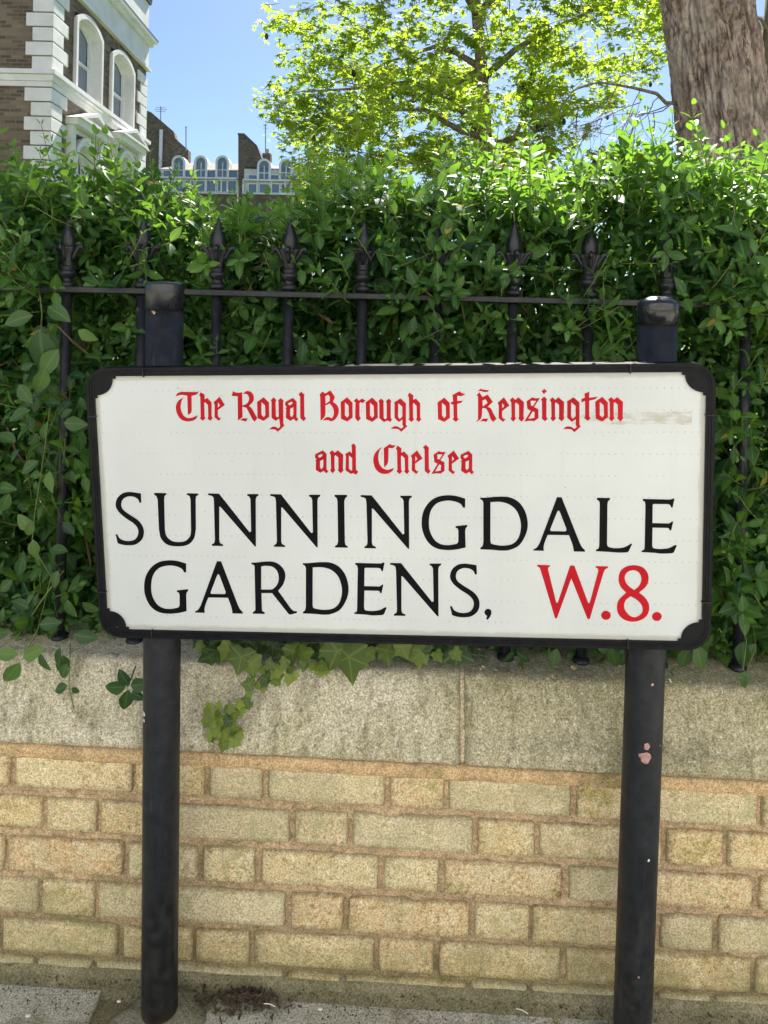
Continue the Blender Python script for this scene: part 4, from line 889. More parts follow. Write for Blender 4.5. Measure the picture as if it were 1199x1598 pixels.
def leaf_mass(name, tv, tf, pos, dirs, ups, size, tone, m, parent, width=None):
    Fm = frames(dirs, ups); T = tv[None] * size[:, None, None]
    if width is not None: T = T * np.stack([width, np.ones_like(width), np.ones_like(width)], 1)[:, None, :]
    V = np.einsum('nij,nkj->nki', Fm, T) + pos[:, None, :] - np.array(parent.location)[None, None, :]
    N, K = V.shape[:2]; V = V.reshape(-1, 3)
    loops = np.concatenate([np.array(f) for f in tf]); lens = np.array([len(f) for f in tf])
    LI = (loops[None] + (np.arange(N) * K)[:, None]).ravel(); LT = np.tile(lens, N)
    me = bpy.data.meshes.new(name); me.vertices.add(len(V)); me.vertices.foreach_set('co', V.ravel().astype(np.float32))
    me.loops.add(len(LI)); me.loops.foreach_set('vertex_index', LI.astype(np.int32))
    me.polygons.add(len(LT)); st = np.concatenate([[0], np.cumsum(LT)[:-1]]); me.polygons.foreach_set('loop_start', st.astype(np.int32))
    me.update(calc_edges=True); at_ = me.attributes.new('tone', 'FLOAT', 'POINT'); at_.data.foreach_set('value', np.repeat(tone, K).astype(np.float32))
    rb_ = me.attributes.new('rib', 'FLOAT', 'POINT'); rb_.data.foreach_set('value', np.tile(rib_of(tv), N))
    me.polygons.foreach_set('use_smooth', np.ones(len(LT), bool)); me.materials.append(m)
    o = bpy.data.objects.new(name, me); col.objects.link(o); o.parent = parent; o['kind'] = 'stuff'; return o
def leaf_objects(name, tv, tf, pos, dirs, ups, size, tone, m, parent, width=None, levels=6):
    mes = []
    for i in range(levels):
        me = bpy.data.meshes.new(name); me.from_pydata([tuple(v) for v in tv], [], tf); a = me.attributes.new('tone', 'FLOAT', 'POINT')
        a.data.foreach_set('value', [i / (levels - 1)] * len(tv)); rb_ = me.attributes.new('rib', 'FLOAT', 'POINT'); rb_.data.foreach_set('value', rib_of(tv)); me.polygons.foreach_set('use_smooth', [True] * len(me.polygons)); me.materials.append(m); mes.append(me)
    Fm = frames(dirs, ups)
    for i in range(len(pos)):
        o = bpy.data.objects.new(name, mes[int(round(min(1, max(0, tone[i])) * (levels - 1)))]); col.objects.link(o); o.parent = parent
        w = width[i] if width is not None else 1
        mt = Matrix.Identity(4)
        for r_ in range(3):
            for c_ in range(3): mt[r_][c_] = Fm[i][r_][c_] * size[i] * (w if c_ == 0 else 1)
            mt[r_][3] = pos[i][r_] - parent.location[r_]
        o.matrix_basis = mt
def project(P):
    d = P - np.array(CAM)[None]; xc = d[:, 0] * cr + d[:, 2] * sr; yc = d[:, 0] * sr - d[:, 2] * cr; yc = d[:, 0] * sr - d[:, 2] * cr
    xw = d[:, 0] * cr + d[:, 2] * sr * 0
    # camera right (cr,0,sr), camera down (sr,0,-cr)
    return PPX + FPX * (d[:, 0] * cr + d[:, 2] * sr) / d[:, 1], PPY + FPX * (d[:, 0] * sr - d[:, 2] * cr) / d[:, 1]
def rand_unit(n):
    v = rng.normal(size=(n, 3)); return v / np.linalg.norm(v, axis=1, keepdims=True)

# ================================================================ HEDGE
hedge = thing('privet_hedge', wp(0, .35, .40), 'dense dark green privet hedge growing behind and through the railings', 'hedge')
def top_z(u):
    """height of the hedge top along the wall"""
    pts = [(-1.4, 1.44), (-.62, 1.44), (-.50, 1.39), (-.24, 1.385), (-.14, 1.435), (.2, 1.455), (.42, 1.50), (1.4, 1.515)]
    for (a, b) in zip(pts, pts[1:]):
        if a[0] <= u <= b[0]: z = a[1] + (b[1] - a[1]) * (u - a[0]) / (b[0] - a[0])
    return z + .02 * math.sin(u * 11.3 + 2) + .045 * noise.noise((u * 4.1, 4.4, 0))
Lp, Ld, Lu, Ls, Lt, Lw, Lf = [], [], [], [], [], [], []
stems = MB()
def sprig(base, d, length, pairs, size, tone0, front):
    d = Vector(d).normalized(); a = d.cross(Vector((0, 0, 1)))
    if a.length < .1: a = Vector((1, 0, 0))
    a.normalize(); b = d.cross(a).normalized(); bend = Vector((0, 0, random.uniform(-.05, .25)))
    pts = []
    for k in range(pairs + 1):
        t = k / pairs; p = base + d * (length * t) + bend * (length * t * t); pts.append(p)
        if k == 0: continue
        ang = (k % 2) * math.pi / 2 + random.uniform(-.4, .4)
        f = (.75 + .5 * math.sin(math.pi * min(1, t * .9 + .1))) * (1 if t < .8 else .72)
        for sg in (0, math.pi):
            side = a * math.cos(ang + sg) + b * math.sin(ang + sg)
            open_ = random.uniform(.7, 1.15) if t < .9 else random.uniform(.25, .5)
            ld = (d * math.cos(open_) + side * math.sin(open_) + Vector((0, 0, random.uniform(-.15, .15)))).normalized()
            up = (d * math.sin(open_) - side * math.cos(open_) * .6 + Vector((0, 0, .5)) + Vector([random.uniform(-.3, .3) for _ in range(3)]))
            Lp.append(p + side * .002); Ld.append(ld); Lu.append(up); Ls.append(size * f * random.uniform(.8, 1.2))
            Lt.append(min(1, max(0, tone0 + .35 * (t - .5) + random.uniform(-.15, .15)))); Lw.append(random.uniform(.85, 1.25)); Lf.append(front)
    return pts
stemcnt = 0
def add_stem(pts, r0, m=None): stems.tube(pts, [r0 * (1 - .6 * i / (len(pts) - 1)) for i in range(len(pts))], 5)
NFRONT, NMID, NTOP = 5600, 3600, 1150
for i in range(NFRONT):
    u = random.uniform(-1.0, 1.0); z = random.uniform(.50, top_z(u) - .05)
    hole = noise.noise((u * 4.2, z * 4.2, 7.7)); 
    if hole > .50 and z < 1.15: continue
    w = RW + random.gauss(.066, .05) + max(0, .05 * hole)
    if w < RW - .035: w = RW - .035 + random.uniform(0, .05)
    if z < .62: w = max(w, .075)
    d = Vector((random.gauss(0, .55), -random.uniform(.25, 1.0), random.gauss(.25, .55)))
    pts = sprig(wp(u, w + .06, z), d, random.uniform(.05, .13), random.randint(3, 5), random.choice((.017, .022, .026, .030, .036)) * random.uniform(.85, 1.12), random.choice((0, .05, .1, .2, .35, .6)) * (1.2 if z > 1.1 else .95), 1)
    if i % 3 == 0: add_stem(pts, .0016)
for i in range(NMID):
    u = random.uniform(-1.1, 1.1); z = random.uniform(.48, top_z(u) - .05)
    if noise.noise((u * 4.2, z * 4.2, 7.7)) > .46 and z < 1.15 and random.random() < .6: continue
    w = random.uniform(.20, .60)
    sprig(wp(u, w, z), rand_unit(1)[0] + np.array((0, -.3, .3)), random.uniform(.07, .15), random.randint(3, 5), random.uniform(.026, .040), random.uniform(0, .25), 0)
for i in range(NTOP):
    u = random.uniform(-1.25, 1.25); w = random.uniform(.12, .62); zt = top_z(u) + .06 * (w - .3)
    long = random.random() < (.02 if -.5 < u < -.15 else .12)
    z = zt - random.uniform(.03, .12); d = Vector((random.gauss(0, .35), random.gauss(-.15, .35), 1))
    ln = random.uniform(.12, .19) if long else random.uniform(.06, .12)
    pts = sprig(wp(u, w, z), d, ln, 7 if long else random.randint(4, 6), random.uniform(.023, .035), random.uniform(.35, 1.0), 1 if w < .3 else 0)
    add_stem(pts, .0016)
for (hx, hy, n_) in ((105, 360, 3), (222, 385, 4), (566, 385, 2), (682, 372, 6), (682, 345, 3), (919, 350, 4), (1042, 350, 5), (1164, 390, 7), (1164, 440, 5), (-5, 385, 6), (20, 440, 8), (60, 452, 5), (40, 400, 5), (1100, 460, 6), (1150, 480, 8), (1190, 470, 8), (1150, 620, 6), (1155, 700, 7), (1160, 780, 6), (1150, 860, 7), (1160, 930, 6), (100, 640, 5), (95, 720, 5), (98, 800, 5), (95, 900, 4), (690, 462, 5), (905, 470, 4), (770, 470, 2), (530, 465, 2), (1120, 470, 5), (640, 470, 4), (620, 530, 4), (730, 520, 3), (880, 520, 3), (940, 560, 3)):
    for q in range(n_):
        b0 = onplane(hx + random.gauss(0, 16), hy + random.gauss(0, 16), WO + WW * (RW - .015), WW)
        pts = sprig(b0, Vector((random.gauss(0, .6), -random.uniform(.3, .8), random.gauss(.3, .5))), random.uniform(.04, .09), random.randint(2, 4), random.uniform(.022, .034), random.uniform(.1, .6), 1); add_stem(pts, .0014)
# a few tall shoots that break the skyline
for (px, py, D, ln) in ((150, 205, 1.62, .26), (100, 215, 1.66, .16), (232, 262, 1.60, .2), (760, 205, 1.62, .20), (480, 262, 1.6, .14), (985, 222, 1.66, .12), (1130, 215, 1.68, .15), (1075, 235, 1.62, .12), (830, 215, 1.7, .14), (170, 235, 1.58, .14), (20, 232, 1.62, .14), (1180, 222, 1.66, .16)):
    tip = at(px, py, D); base = tip + Vector((random.uniform(-.03, .05), .02, -ln)); pts = sprig(base, tip - base, ln, max(5, int(ln / .022)), .040, .75, 1); add_stem(pts, .0022)
Lp_, Ld_, Lu_ = (np.array([tuple(v) for v in q]) for q in (Lp, Ld, Lu)); Ls_, Lt_, Lw_, Lf_ = (np.array(q) for q in (Ls, Lt, Lw, Lf))
px, py = project(Lp_)
insign = (px > 150) & (px < 1100) & (py > 585) & (py < 1000)
vis = (px > 5) & (px < 1194) & (py > 200) & (py < 1060) & ~insign & (Lf_ == 1)
depthw = (Lp_ - np.array(WO)) @ np.array(WW)
score = np.where(vis, Ls_ / np.maximum(.5, Lp_[:, 1]) - .10 * np.maximum(0, depthw - .06), -9); top300 = np.argsort(-score)[:280]
mask = np.zeros(len(Lp_), bool); mask[top300] = True
# leaves hidden for good behind the sign board are thinned out
keep = ~mask & ~((px > 230) & (px < 1020) & (py > 640) & (py < 950) & (rng.random(len(px)) < .6))
tv, tf = leaf_template(.49, .30, .20)
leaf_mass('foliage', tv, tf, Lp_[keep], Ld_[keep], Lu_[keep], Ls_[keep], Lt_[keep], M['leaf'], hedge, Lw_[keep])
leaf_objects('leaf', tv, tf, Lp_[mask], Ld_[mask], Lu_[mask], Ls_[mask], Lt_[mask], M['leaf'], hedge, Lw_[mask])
dm = mask & (rng.random(len(px)) < .06); di = np.where(dm)[0]
leaf_objects('leaf', tv, tf, Lp_[di] + np.array((.004, -.006, .002)), Ld_[di] + .4 * rand_unit(len(di)), Lu_[di] + .6 * rand_unit(len(di)), Ls_[di] * .8, rng.random(len(di)), M['dryleaf'], hedge, Lw_[di] * .8)
so = stems.build('twigs', M['greenstem'], hedge, smooth=True, recalc=False); so['kind'] = 'stuff'
for i in range(40):
    u = random.uniform(-.95, .95); z0 = random.uniform(.55, 1.25); p = wp(u, RW + random.uniform(.05, .12), z0); pts = [p]; d = Vector((random.gauss(0, .7), random.gauss(-.1, .3), random.uniform(.1, 1)))
    for k in range(4): d += Vector((random.gauss(0, .3), random.gauss(0, .15), random.gauss(0, .2))); p = p + d.normalized() * random.uniform(.03, .06); pts.append(p)
    b = MB(); b.tube(pts, [.0032 * (1 - .13 * k) for k in range(len(pts))], 6); b.build('branch', M['stem'], hedge, smooth=True, recalc=False)
# woody branches inside
for i in range(34):
    u = random.uniform(-1.0, 1.0); w = random.uniform(.24, .48); p = wp(u, w, .36); pts = [p]; d = Vector((random.gauss(0, .25), random.gauss(0, .1), 1))
    for k in range(7): d += Vector((random.gauss(0, .22), random.gauss(0, .08), 0)); p = p + d.normalized() * .135; p.y = max(p.y, 1.50 - p.x * WA); pts.append(p)
    b = MB(); r0 = random.uniform(.005, .011); b.tube(pts, [r0 * (1 - .1 * k) for k in range(len(pts))], 7); b.build('branch', M['stem'], hedge, smooth=True, recalc=False)
for (pa, pb, pc) in (((905, 440), (935, 422), (960, 408)), ((690, 440), (705, 455), (712, 470)), ((470, 460), (500, 490), (520, 505)), ((655, 560), (665, 535), (672, 515)), ((215, 500), (225, 470), (240, 445))):
    b = MB(); b.tube([at(*pa, 1.50), at(*pb, 1.48), at(*pc, 1.46)], [.006, .005, .0035], 7); b.build('branch', M['stem'], hedge, smooth=True, recalc=False)

# ================================================================ IVY AND CLIMBER
CLIMB = .82
def vine(name, label, tmpl, m, stempx, leaves, cat='ivy', r=.0014, smat='greenstem'):
    """stempx: list of polylines [(px,py,w offset)], leaves: (px,py,w,length px,angle deg (0 = up, clockwise),tone,tilt)"""
    p0 = onplane(leaves[0][0], leaves[0][1], WO + WW * leaves[0][2], WW)
    v = thing(name, p0, label, cat)
    for ln in stempx:
        b = MB(); pts = [onplane(x, y, WO + WW * w, WW) for (x, y, w) in ln]; b.tube(pts, r, 6); b.build('stem', M[smat], v, smooth=True, recalc=False)
    P, D_, U_, S_, T_ = [], [], [], [], []
    for (x, y, w, L_, ang, tone, tilt) in leaves:
        p = onplane(x, y, WO + WW * w, WW); a = R(ang); s_ = L_ / FPX * p.y * (CLIMB if name == 'glossy_climber' else 1)
        d = WU * math.sin(a) + Vector((0, 0, math.cos(a))) + WW * (-.35 + .3 * random.random() + tilt * .5)
        up = -WW + WU * random.uniform(-.8, .8) + Vector((0, 0, random.uniform(-.1, .9)))
        P.append(tuple(p)); D_.append(tuple(d)); U_.append(tuple(up)); S_.append(s_); T_.append(tone)
    leaf_objects('leaf', *tmpl, np.array(P), np.array(D_), np.array(U_), np.array(S_), np.array(T_), m, v)
    return v
IV = ivy_template(); RL = leaf_template(.72, .2, .25); LL = leaf_template(.62, .25, .3)
# ivy trailing over the coping left of the joint
lv = []
for (x, y) in [(408, 1062), (395, 1070), (384, 1084), (392, 1095), (372, 1098), (360, 1108), (350, 1100), (342, 1112), (352, 1122), (340, 1128), (330, 1122), (345, 1142), (356, 1138), (334, 1145), (348, 1155), (366, 1128), (372, 1142), (362, 1152), (325, 1108), (420, 1052), (432, 1046), (446, 1040), (436, 1058), (455, 1048), (412, 1044)]:
    for q in range(2): lv.append((x + random.uniform(-7, 7), y + random.uniform(-6, 6), -.012 - .012 * random.random(), random.uniform(11, 22), random.uniform(80, 280), random.uniform(.05, .8) if y > 1095 or x > 425 else random.uniform(.0, .4), random.uniform(-.3, .2)))
for q in range(8): lv.append((random.uniform(425, 500), random.uniform(1028, 1046), -.02, random.uniform(14, 24), random.uniform(90, 250), random.uniform(.2, .8), -.1))
vine('trailing_ivy', 'lobed ivy sprig trailing down the stone coping with pale yellow-green tip', IV, M['ivy'],
     [[(470, 1010, .06), (440, 1034, .0), (410, 1052, -.008), (385, 1085, -.008), (365, 1110, -.012), (345, 1140, -.014)], [(352, 985, .06), (360, 1015, .0), (385, 1035, -.006), (420, 1040, -.006)]], lv)
lv = [(545, 1005, -.012, 62, 175, .18, .0), (532, 1000, -.006, 52, 200, .22, .1), (600, 1005, .0, 34, 160, .22, 0), (575, 1010, .0, 30, 190, .3, 0), (622, 1000, .01, 34, 150, .3, 0), (700, 1012, .03, 44, 110, .05, .2), (520, 1002, .0, 34, 225, .2, 0), (478, 1010, .0, 34, 200, .3, 0), (455, 1006, .0, 32, 170, .2, 0), (380, 1012, .0, 42, 190, .25, 0), (392, 1024, -.004, 36, 170, .3, 0), (362, 1005, .01, 34, 210, .5, 0)]
for q in range(46): lv.append((random.uniform(290, 720), random.uniform(990, 1018), random.uniform(.02, .07), random.uniform(18, 34), random.uniform(90, 270), random.choice((0, .03, .06, .1, .3)), random.uniform(-.4, .4)))
vine('ivy_clump', 'large-leaved ivy spilling from behind the sign board onto the coping', IV, M['ivy'], [[(300, 1000, .07), (420, 1006, .05), (540, 1000, .03), (700, 1006, .06)]], lv)
# round leaves left of the post
vine('periwinkle_sprig', 'small cluster of four round dark glossy leaves resting on the coping beside the post', RL, M['glossy'], [[(212, 1040, .02), (205, 1058, -.005), (199, 1072, -.01)]],
     [(197, 1072, -.016, 32, 270, .15, -.1), (200, 1076, -.016, 32, 185, .2, -.1), (202, 1070, -.018, 30, 325, .1, 0), (204, 1070, -.02, 32, 75, .12, -.2), (206, 1078, -.014, 24, 120, .1, 0)], 'plant')
vine('dangling_tendril', 'thin tendril with two small leaves dangling over the left coping stone', RL, M['glossy'], [[(110, 1005, .02), (109, 1040, -.004), (108, 1072, -.012), (116, 1108, -.012)]],
     [(106, 1070, -.014, 24, 250, .25, 0), (112, 1074, -.014, 14, 110, .1, 0), (105, 1035, -.004, 26, 200, .3, 0), (98, 1022, .01, 30, 170, .35, 0)], 'plant', .0008)
# big-leaved climber on the left
lv = [(52, 492, .0, 55, 255, .45, -.1), (75, 478, .0, 52, 115, .30, -.1), (62, 515, .01, 75, 170, .2, 0), (92, 545, .01, 62, 215, .55, 0), (122, 515, .02, 40, 120, .95, 0), (70, 575, .01, 50, 190, .75, .1), (30, 600, .0, 44, 140, .4, 0), (48, 640, .0, 44, 250, .3, 0), (100, 660, .01, 46, 90, .3, 0), (78, 735, -.005, 40, 175, .7, 0), (60, 720, 0, 40, 240, .4, 0), (50, 828, -.01, 40, 320, .8, -.1), (52, 842, -.012, 36, 170, .85, -.1), (44, 836, -.01, 30, 20, .9, 0), (78, 858, -.01, 36, 80, .4, 0), (38, 870, -.005, 38, 200, .2, 0), (92, 890, -.01, 36, 200, .5, 0), (62, 975, -.012, 42, 75, .15, 0), (116, 990, -.01, 46, 95, .2, .1), (45, 950, 0, 36, 300, .2, 0), (85, 960, 0, 40, 190, .3, 0), (105, 935, 0, 40, 160, .35, 0), (128, 940, .01, 38, 120, .3, 0),
      (28, 1022, -.03, 42, 280, .95, -.1), (36, 1026, -.034, 46, 60, .95, -.1), (32, 1034, -.034, 50, 215, .9, -.1), (62, 1018, -.01, 40, 150, .3, 0), (95, 1010, -.005, 36, 190, .5, 0), (15, 985, 0, 40, 260, .3, 0), (20, 905, 0, 36, 230, .25, 0), (15, 770, 0, 38, 200, .35, 0), (25, 690, 0, 40, 300, .4, 0)]
for q in range(24): lv.append((random.uniform(-15, 135), random.uniform(560, 1000), random.uniform(.01, .07), random.uniform(22, 34), random.uniform(60, 300), random.uniform(0, .3), random.uniform(-.5, .5)))
vine('glossy_climber', 'glossy large-leaved climber threading through the railing left of the sign', LL, M['glossy'],
     [[(60, 440, .09), (66, 490, .03), (62, 540, .03), (80, 620, .06), (70, 700, .05), (55, 800, .04), (50, 850, .01), (80, 900, .03), (60, 980, .01), (35, 1030, -.03)], [(100, 890, -.005), (70, 930, -.01), (50, 960, -.01)]], lv, 'climber', .0011)
# bits hanging at the right end of the coping
lv = [(1157, 1050, .02, 20, 110, .5, 0), (1168, 1052, .02, 20, 250, .6, 0), (1160, 1056, .02, 18, 180, .55, 0), (1085, 1005, .02, 44, 160, .5, 0), (1075, 1010, .03, 36, 200, .4, 0), (870, 1012, .05, 30, 200, .3, 0), (955, 1010, .05, 34, 170, .4, 0)]
for q in range(14): lv.append((random.uniform(850, 1199), random.uniform(985, 1015), random.uniform(.05, .09), random.uniform(24, 40), random.uniform(90, 270), random.uniform(.1, .6), 0))
vine('ivy_sprout', 'sparse green shoots hanging onto the right end of the coping', LL, M['glossy'], [[(1150, 960, .06), (1165, 1000, .04), (1160, 1045, .02)], [(1175, 975, .06), (1180, 1010, .05), (1168, 1040, .03)]], lv, 'plant', .0009)

# ================================================================ SWEETGUM TREE
TD = 7.0; tb = at(757, 520, TD); TX = tb.x
gum = thing('sweetgum_tree', (TX, TD, .33), 'slender tree with bright yellow-green star-shaped leaves beyond the hedge', 'tree')
b = MB(); pts = [Vector((TX + .02, TD, .2))] + [at(px, py, TD) for (px, py) in ((757, 440), (760, 300), (758, 215), (752, 110), (742, 0), (735, -120))] + [Vector((TX - .3, TD, 6.6)), Vector((TX - .6, TD, 9.6))]
b.tube(pts, [.09, .08, .07, .062, .055, .047, .04, .03, .01], 14); b.build('trunk', M['bark2'], gum, smooth=True, recalc=False)
LIMB = [[(757, 215, 0), (715, 212, -.2), (660, 190, -.4), (620, 200, -.6), (585, 215, -.7)], [(750, 105, 0), (715, 70, .2), (680, 55, .3), (600, 70, .5), (540, 95, .7)], [(757, 120, 0), (800, 88, -.2), (850, 65, -.3), (905, 45, -.4), (960, 30, -.5)], [(748, 30, 0), (720, 10, -.3), (685, -5, -.5), (600, 5, -.8), (520, 20, -1)],
        [(760, 270, 0), (700, 270, -.3), (640, 272, -.5), (560, 262, -.7)], [(765, 300, 0), (800, 230, .3), (830, 165, .5), (850, 130, .6), (880, 100, .7)], [(758, 215, 0), (700, 175, -.4), (640, 165, -.7), (560, 190, -1), (480, 200, -1.1)], [(745, 20, 0), (790, -30, .2), (870, -60, .4), (960, -50, .5)], [(752, 110, 0), (690, 110, .6), (610, 130, .9), (500, 140, 1.1), (430, 160, 1.2)], [(760, 230, 0), (820, 225, -.5), (870, 205, -.8), (920, 215, -1)]]
tips = []
for ln in LIMB:
    b = MB(); pts = [at(x, y, TD) + Vector((0, dy, 0)) for (x, y, dy) in ln]; b.tube(pts, [.034 * (1 - k_ / (len(pts) - 1)) + .003 for k_ in range(len(pts))], 8); b.build('limb', M['bark2'], gum, smooth=True, recalc=False)
    for i_ in range(len(pts) - 1):
        for q in range(6): tips.append(pts[i_].lerp(pts[i_ + 1], random.random()))
# crown outline traced in the plane of the trunk, given depth as a rounded cone
OUT = [(450, -20), (480, 25), (425, 62), (408, 95), (440, 120), (402, 165), (425, 195), (470, 215), (455, 255), (470, 330), (920, 330), (905, 255), (870, 235), (905, 205), (850, 165), (900, 120), (985, 115), (1045, 110), (1062, 60), (1050, -20)]
OUTW = [(at(x, y, TD).x, at(x, y, TD).z) for (x, y) in OUT]
def inside(x, z, P):
    c = False; j = len(P) - 1
    for i in range(len(P)):
        if (P[i][1] > z) != (P[j][1] > z) and x < (P[j][0] - P[i][0]) * (z - P[i][1]) / (P[j][1] - P[i][1]) + P[i][0]: c = not c
        j = i
    return c
zlo, zhi = min(p[1] for p in OUTW), max(p[1] for p in OUTW); GP = []
clusters = []
while len(clusters) < 3000:
    x = random.uniform(-1.6, 3.2); z = random.uniform(zlo, zhi)
    if not inside(x, z, OUTW): continue
    dy = random.uniform(-1, 1) * 1.5 * math.sqrt(max(.05, 1 - ((x - TX) / 2.6) ** 2))
    if noise.noise((x * 1.5, z * 2.2, dy * .8 + 3)) < -.16: continue
    # a spray: shoots fanning outwards from the trunk side, drooping at the end
    out_ = Vector((x - TX, dy, 0)); out_ = out_.normalized() if out_.length > .05 else Vector((1, 0, 0))
    c0 = Vector((x, TD + dy, z))
    for q in range(random.randint(4, 8)):
        t_ = random.uniform(0, .42); c = c0 + out_ * t_ + Vector((random.gauss(0, .09), random.gauss(0, .09), -.25 * t_ * t_ + random.gauss(0, .035)))
        if inside(c.x, c.z, OUTW): clusters.append((c, 1.0))
# unseen upper crown, shaped and shifted to shade the left of the hedge
while len(clusters) < 4000:
    z = random.uniform(zhi, 9.8); f = (z - zhi) / (9.8 - zhi); a = random.uniform(0, 2 * math.pi); r_ = math.sqrt(random.random()) * (1.75 * (1 - f) + .35 * f)
    clusters.append((Vector((TX - .75 * min(1, f * 1.6) + r_ * math.cos(a), TD + r_ * math.sin(a), z)), 1.25))
P, D_, U_, S_, T_ = [], [], [], [], []
tw = MB()
for (c, k_) in clusters:
    ct = min(1, max(0, .5 + .9 * noise.noise(c * 1.6))); n_ = random.randint(6, 10); dd = Vector(rand_unit(1)[0]); dd.z *= .4; dd.normalize(); L_ = random.uniform(.12, .28)
    if k_ < 1.1 and random.random() < .5: tw.tube([c - dd * L_ * .5, c + Vector((0, 0, -.01)), c + dd * L_ * .5], [.005, .004, .002], 4)
    for q in range(n_):
        o_ = dd * (L_ * (q / n_ - .5)) + Vector(rand_unit(1)[0]) * random.uniform(.01, .06)
        ld = Vector((random.gauss(0, .7), random.gauss(0, .7), random.gauss(-.35, .35)))
        P.append(tuple(c + o_)); D_.append(tuple(ld)); U_.append(tuple(Vector((random.gauss(0, .32), random.gauss(-.1, .32), 1)))); S_.append(random.uniform(.036, .074) * (k_ if k_ == 1 else 1.5)); T_.append(min(1, max(0, random.gauss(ct, .13))))
P, D_, U_, S_, T_ = map(np.array, (P, D_, U_, S_, T_)); ST = star_template()
px, py = project(P); vis = (px > 0) & (px < 1040) & (py > 0) & (py < 250); sc_ = np.where(vis, S_ / P[:, 1], -1); idx = np.argsort(-sc_)[:300]; mk = np.zeros(len(P), bool); mk[idx] = True
leaf_mass('crown', *ST, P[~mk], D_[~mk], U_[~mk], S_[~mk], T_[~mk], M['gum'], gum)
leaf_objects('leaf', *ST, P[mk], D_[mk], U_[mk], S_[mk], T_[mk], M['gum'], gum)
o = tw.build('twigs', M['bark2'], gum, recalc=False); o['kind'] = 'stuff'
pod = MB()
for i_ in range(70):
    c = random.choice(clusters[:3000])[0] + Vector((0, 0, -.06)); m_ = MB(); m_.lathe([(.004, -.035), (.016, -.02), (.018, 0), (.008, .02)], c, 7); pod.add(m_.v, m_.f)
o = pod.build('seed_pods', M['dry'], gum, recalc=False); o['kind'] = 'stuff'

# ================================================================ BIG TRUNK
BD = 4.6
big = thing('mature_tree', (at(1130, 520, BD).x, BD, .33), 'thick mature tree trunk with deeply furrowed grey-brown bark beside the hedge', 'tree')
ctl = [(1185, 640, 190), (1160, 330, 165), (1140, 250, 140), (1128, 180, 131), (1120, 120, 127), (1112, 60, 127), (1103, 0, 127), (1090, -120, 125), (1080, -260, 120)]
rowsN, seg = 300, 260; vs = []; fs = []; plate = []
for i in range(rowsN + 1):
    f = i / rowsN * (len(ctl) - 1); a = min(int(f), len(ctl) - 2); f -= a
    sm = lambda k: (ctl[a][k] * (1 - f) + ctl[a + 1][k] * f)
    c = at(sm(0), sm(1), BD); r_ = sm(2) / 2 / FPX * BD
    for j in range(seg):
        th = 2 * math.pi * j / seg; cx, sy = math.cos(th), math.sin(th)
        q = Vector((cx * 2.6 + .25 * noise.noise((c.z * 3, cx * 2, sy * 2)), sy * 2.6, c.z * .75))
        rid = 1 - abs(noise.noise(q * 4.2)) * 2; rid2 = 1 - abs(noise.noise(q * 9.5 + Vector((3, 1, 7)))) * 2
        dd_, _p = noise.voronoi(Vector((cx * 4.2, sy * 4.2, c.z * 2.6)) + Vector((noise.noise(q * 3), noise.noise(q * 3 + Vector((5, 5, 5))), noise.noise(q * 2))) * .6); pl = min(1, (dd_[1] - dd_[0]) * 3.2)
        d = .012 * rid + .008 * rid2 + .007 * noise.noise(q * 22) + .026 * pl ** .6 - .02
        kn = (at(1112, 42, BD) - Vector((0, r_, 0)))
        pt = Vector((c.x + r_ * cx, c.y + r_ * sy, c.z)); e = (pt - kn).length
        if e < .12: d += .035 * math.exp(-(e / .045) ** 2) - .03 * math.exp(-((e - .06) / .02) ** 2)
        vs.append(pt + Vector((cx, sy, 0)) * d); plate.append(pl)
for i in range(rowsN):
    for j in range(seg): k_ = (j + 1) % seg; fs.append((i * seg + j, i * seg + k_, (i + 1) * seg + k_, (i + 1) * seg + j))
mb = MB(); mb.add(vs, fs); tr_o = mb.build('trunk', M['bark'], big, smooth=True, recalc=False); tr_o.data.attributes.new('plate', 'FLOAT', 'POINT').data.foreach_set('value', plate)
def twigs(mb, p, d, L_, r_, depth):
    pts = [p]; n_ = 5
    for k_ in range(n_):
        d = (d + Vector((random.gauss(0, .22), random.gauss(0, .18), random.gauss(-.06, .18)))).normalized(); p = p + d * (L_ / n_); pts.append(p)
        if depth > 0 and k_ > 0 and random.random() < .85:
            dd = (d + Vector((random.gauss(0, .7), random.gauss(0, .5), random.gauss(-.35, .5)))).normalized(); twigs(mb, p, dd, L_ * random.uniform(.45, .75), r_ * .55, depth - 1)
    mb.tube(pts, [max(.0012, r_ * (1 - .15 * k_)) for k_ in range(len(pts))], 4)
b = MB(); pts = [at(1062, 161, BD), at(1040, 161, BD - .05), at(1025, 146, BD - .1), at(985, 136, BD - .15), at(935, 128, BD - .2), at(895, 141, BD - .2)]
b.tube(pts, [.013, .012, .011, .009, .006, .003], 7); b.build('bare_limb', M['bark2'], big, smooth=True, recalc=False)
b = MB()
for (x, y, dx, dz, L_) in ((1030, 150, -.6, -.5, .42), (1000, 140, -.5, -.7, .45), (965, 132, -.4, -.6, .42), (940, 130, -.7, -.2, .35), (900, 140, -.8, -.5, .3), (1050, 161, -.8, -.3, .5), (1050, 161, -.6, -.6, .45), (1000, 160, -.9, -.2, .4), (990, 170, -.3, -.9, .35), (1020, 175, -.1, -1, .35), (1045, 185, -.3, -.9, .3)):
    twigs(b, at(x, y, BD - .12), Vector((dx, random.gauss(0, .2), dz)).normalized(), L_, .0042, 2)
o = b.build('bare_twigs', M['bark2'], big, recalc=False); o['kind'] = 'stuff'
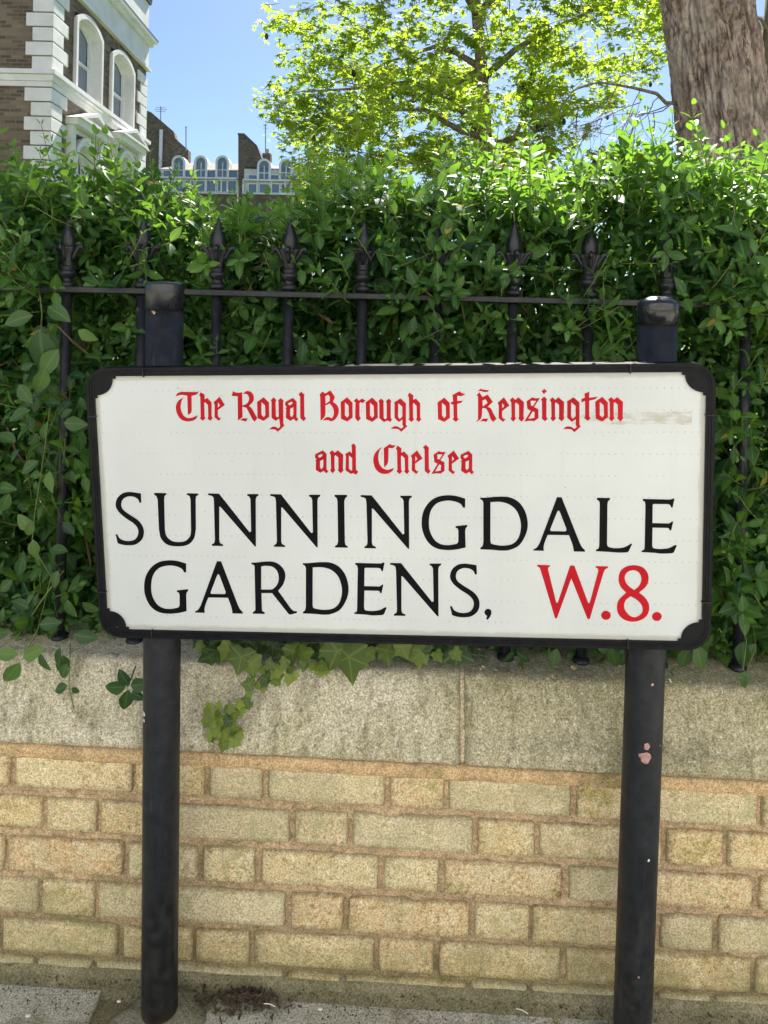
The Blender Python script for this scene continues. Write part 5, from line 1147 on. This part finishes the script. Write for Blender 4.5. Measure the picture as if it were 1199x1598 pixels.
# darker second trunk behind it
st = thing('background_tree', (at(1200, 520, 6.2).x, 6.2, .33), 'dark second trunk showing past the edge of the thick mature trunk', 'tree')
b = MB(); pts = [at(1215, 560, 6.2), at(1205, 330, 6.2), at(1202, 220, 6.2), at(1206, 120, 6.2), at(1212, 40, 6.2), at(1218, -80, 6.2)]; b.tube(pts, [.15, .14, .13, .115, .10, .09], 16); b.build('trunk', M['bark'], st, smooth=True, recalc=False)
b = MB(); pts = [at(1205, 60, 6.2), at(1188, 30, 6.1), at(1172, 22, 6.1), at(1160, 40, 6.0)]; b.tube(pts, [.02, .014, .01, .005], 6); twigs(b, pts[1], Vector((-.6, 0, .5)), .4, .006, 1); b.build('limb', M['bark2'], st, smooth=True, recalc=False)

# ================================================================ LITTER ON THE PAVEMENT
LIT = thing('dirt_heap', at(380, 1550, 1.272), 'small heap of dry brown debris against the wall foot', 'debris'); LIT.location.z = .0
bits = MB()
for i in range(280):
    a = random.uniform(0, 6.28); r_ = abs(random.gauss(0, .75)); p = Vector((LIT.location.x + .055 * r_ * math.cos(a), LIT.location.y + .022 * r_ * math.sin(a), .008 + .012 * random.random() * max(0, 1 - r_))); d = Vector(rand_unit(1)[0]) * random.uniform(.003, .009); d.z *= .3
    bits.tube([p - d, p + d], random.uniform(.0007, .0022), 4)
o = bits.build('crumbs', M['dirt'], LIT, recalc=False); o['kind'] = 'stuff'
gr = MB()
for i in range(3200):
    u = random.uniform(-1, 1); w = -abs(random.gauss(.0, .045)) - .014; p = wp(u, w, .007 + .003 * random.random()); s_ = random.uniform(.0008, .003)
    gr.add([p + Vector((random.uniform(-1, 1) * s_, random.uniform(-1, 1) * s_, random.uniform(-.5, 1) * s_)) for _ in range(4)], [(0, 1, 2), (0, 1, 3), (0, 2, 3), (1, 2, 3)])
o = gr.build('grit', M['dirt']); o['kind'] = 'stuff'; o['label'] = 'scattered grit and crumbs along the foot of the wall'; o['category'] = 'grit'
for (x, y, s_, l_) in ((523, 1533, .006, 'pale petal lying on the fillet at the wall foot below the sign'), (500, 1576, .0045, 'round pale petal lying on the paving below the sign'), (186, 1564, .004, 'pale petal lying on the paving beside the left post'), (44, 1586, .005, 'pale petal lying on the paving slab left of the posts')):
    p = at(x, y, 1.245); zz = .012
    dr = ray(x, y); tt = (zz - H) / dr.z; p = CAM + dr * tt
    q = MB(); q.lathe([(s_ * .3, 0), (s_, .0012), (s_ * .8, .0030)], p, 9, sy=.7); o = q.build('petal', M['white_bit'], smooth=True); o['label'] = l_; o['category'] = 'petal'
for (x, y, x2, y2, l_) in ((412, 1566, 430, 1571, 'short pale straw on the paving near the dirt heap'), (806, 1574, 824, 1582, 'short pale straw on the paving beneath the street name')):
    pp = []
    for (a, c) in ((x, y), (x2, y2)):
        dr = ray(a, c); pp.append(CAM + dr * ((.012 - H) / dr.z))
    q = MB(); q.tube([pp[0], (pp[0] + pp[1]) / 2 + Vector((0, 0, .002)), pp[1]], .0009, 5); o = q.build('straw', M['white_bit']); o['label'] = l_; o['category'] = 'straw'
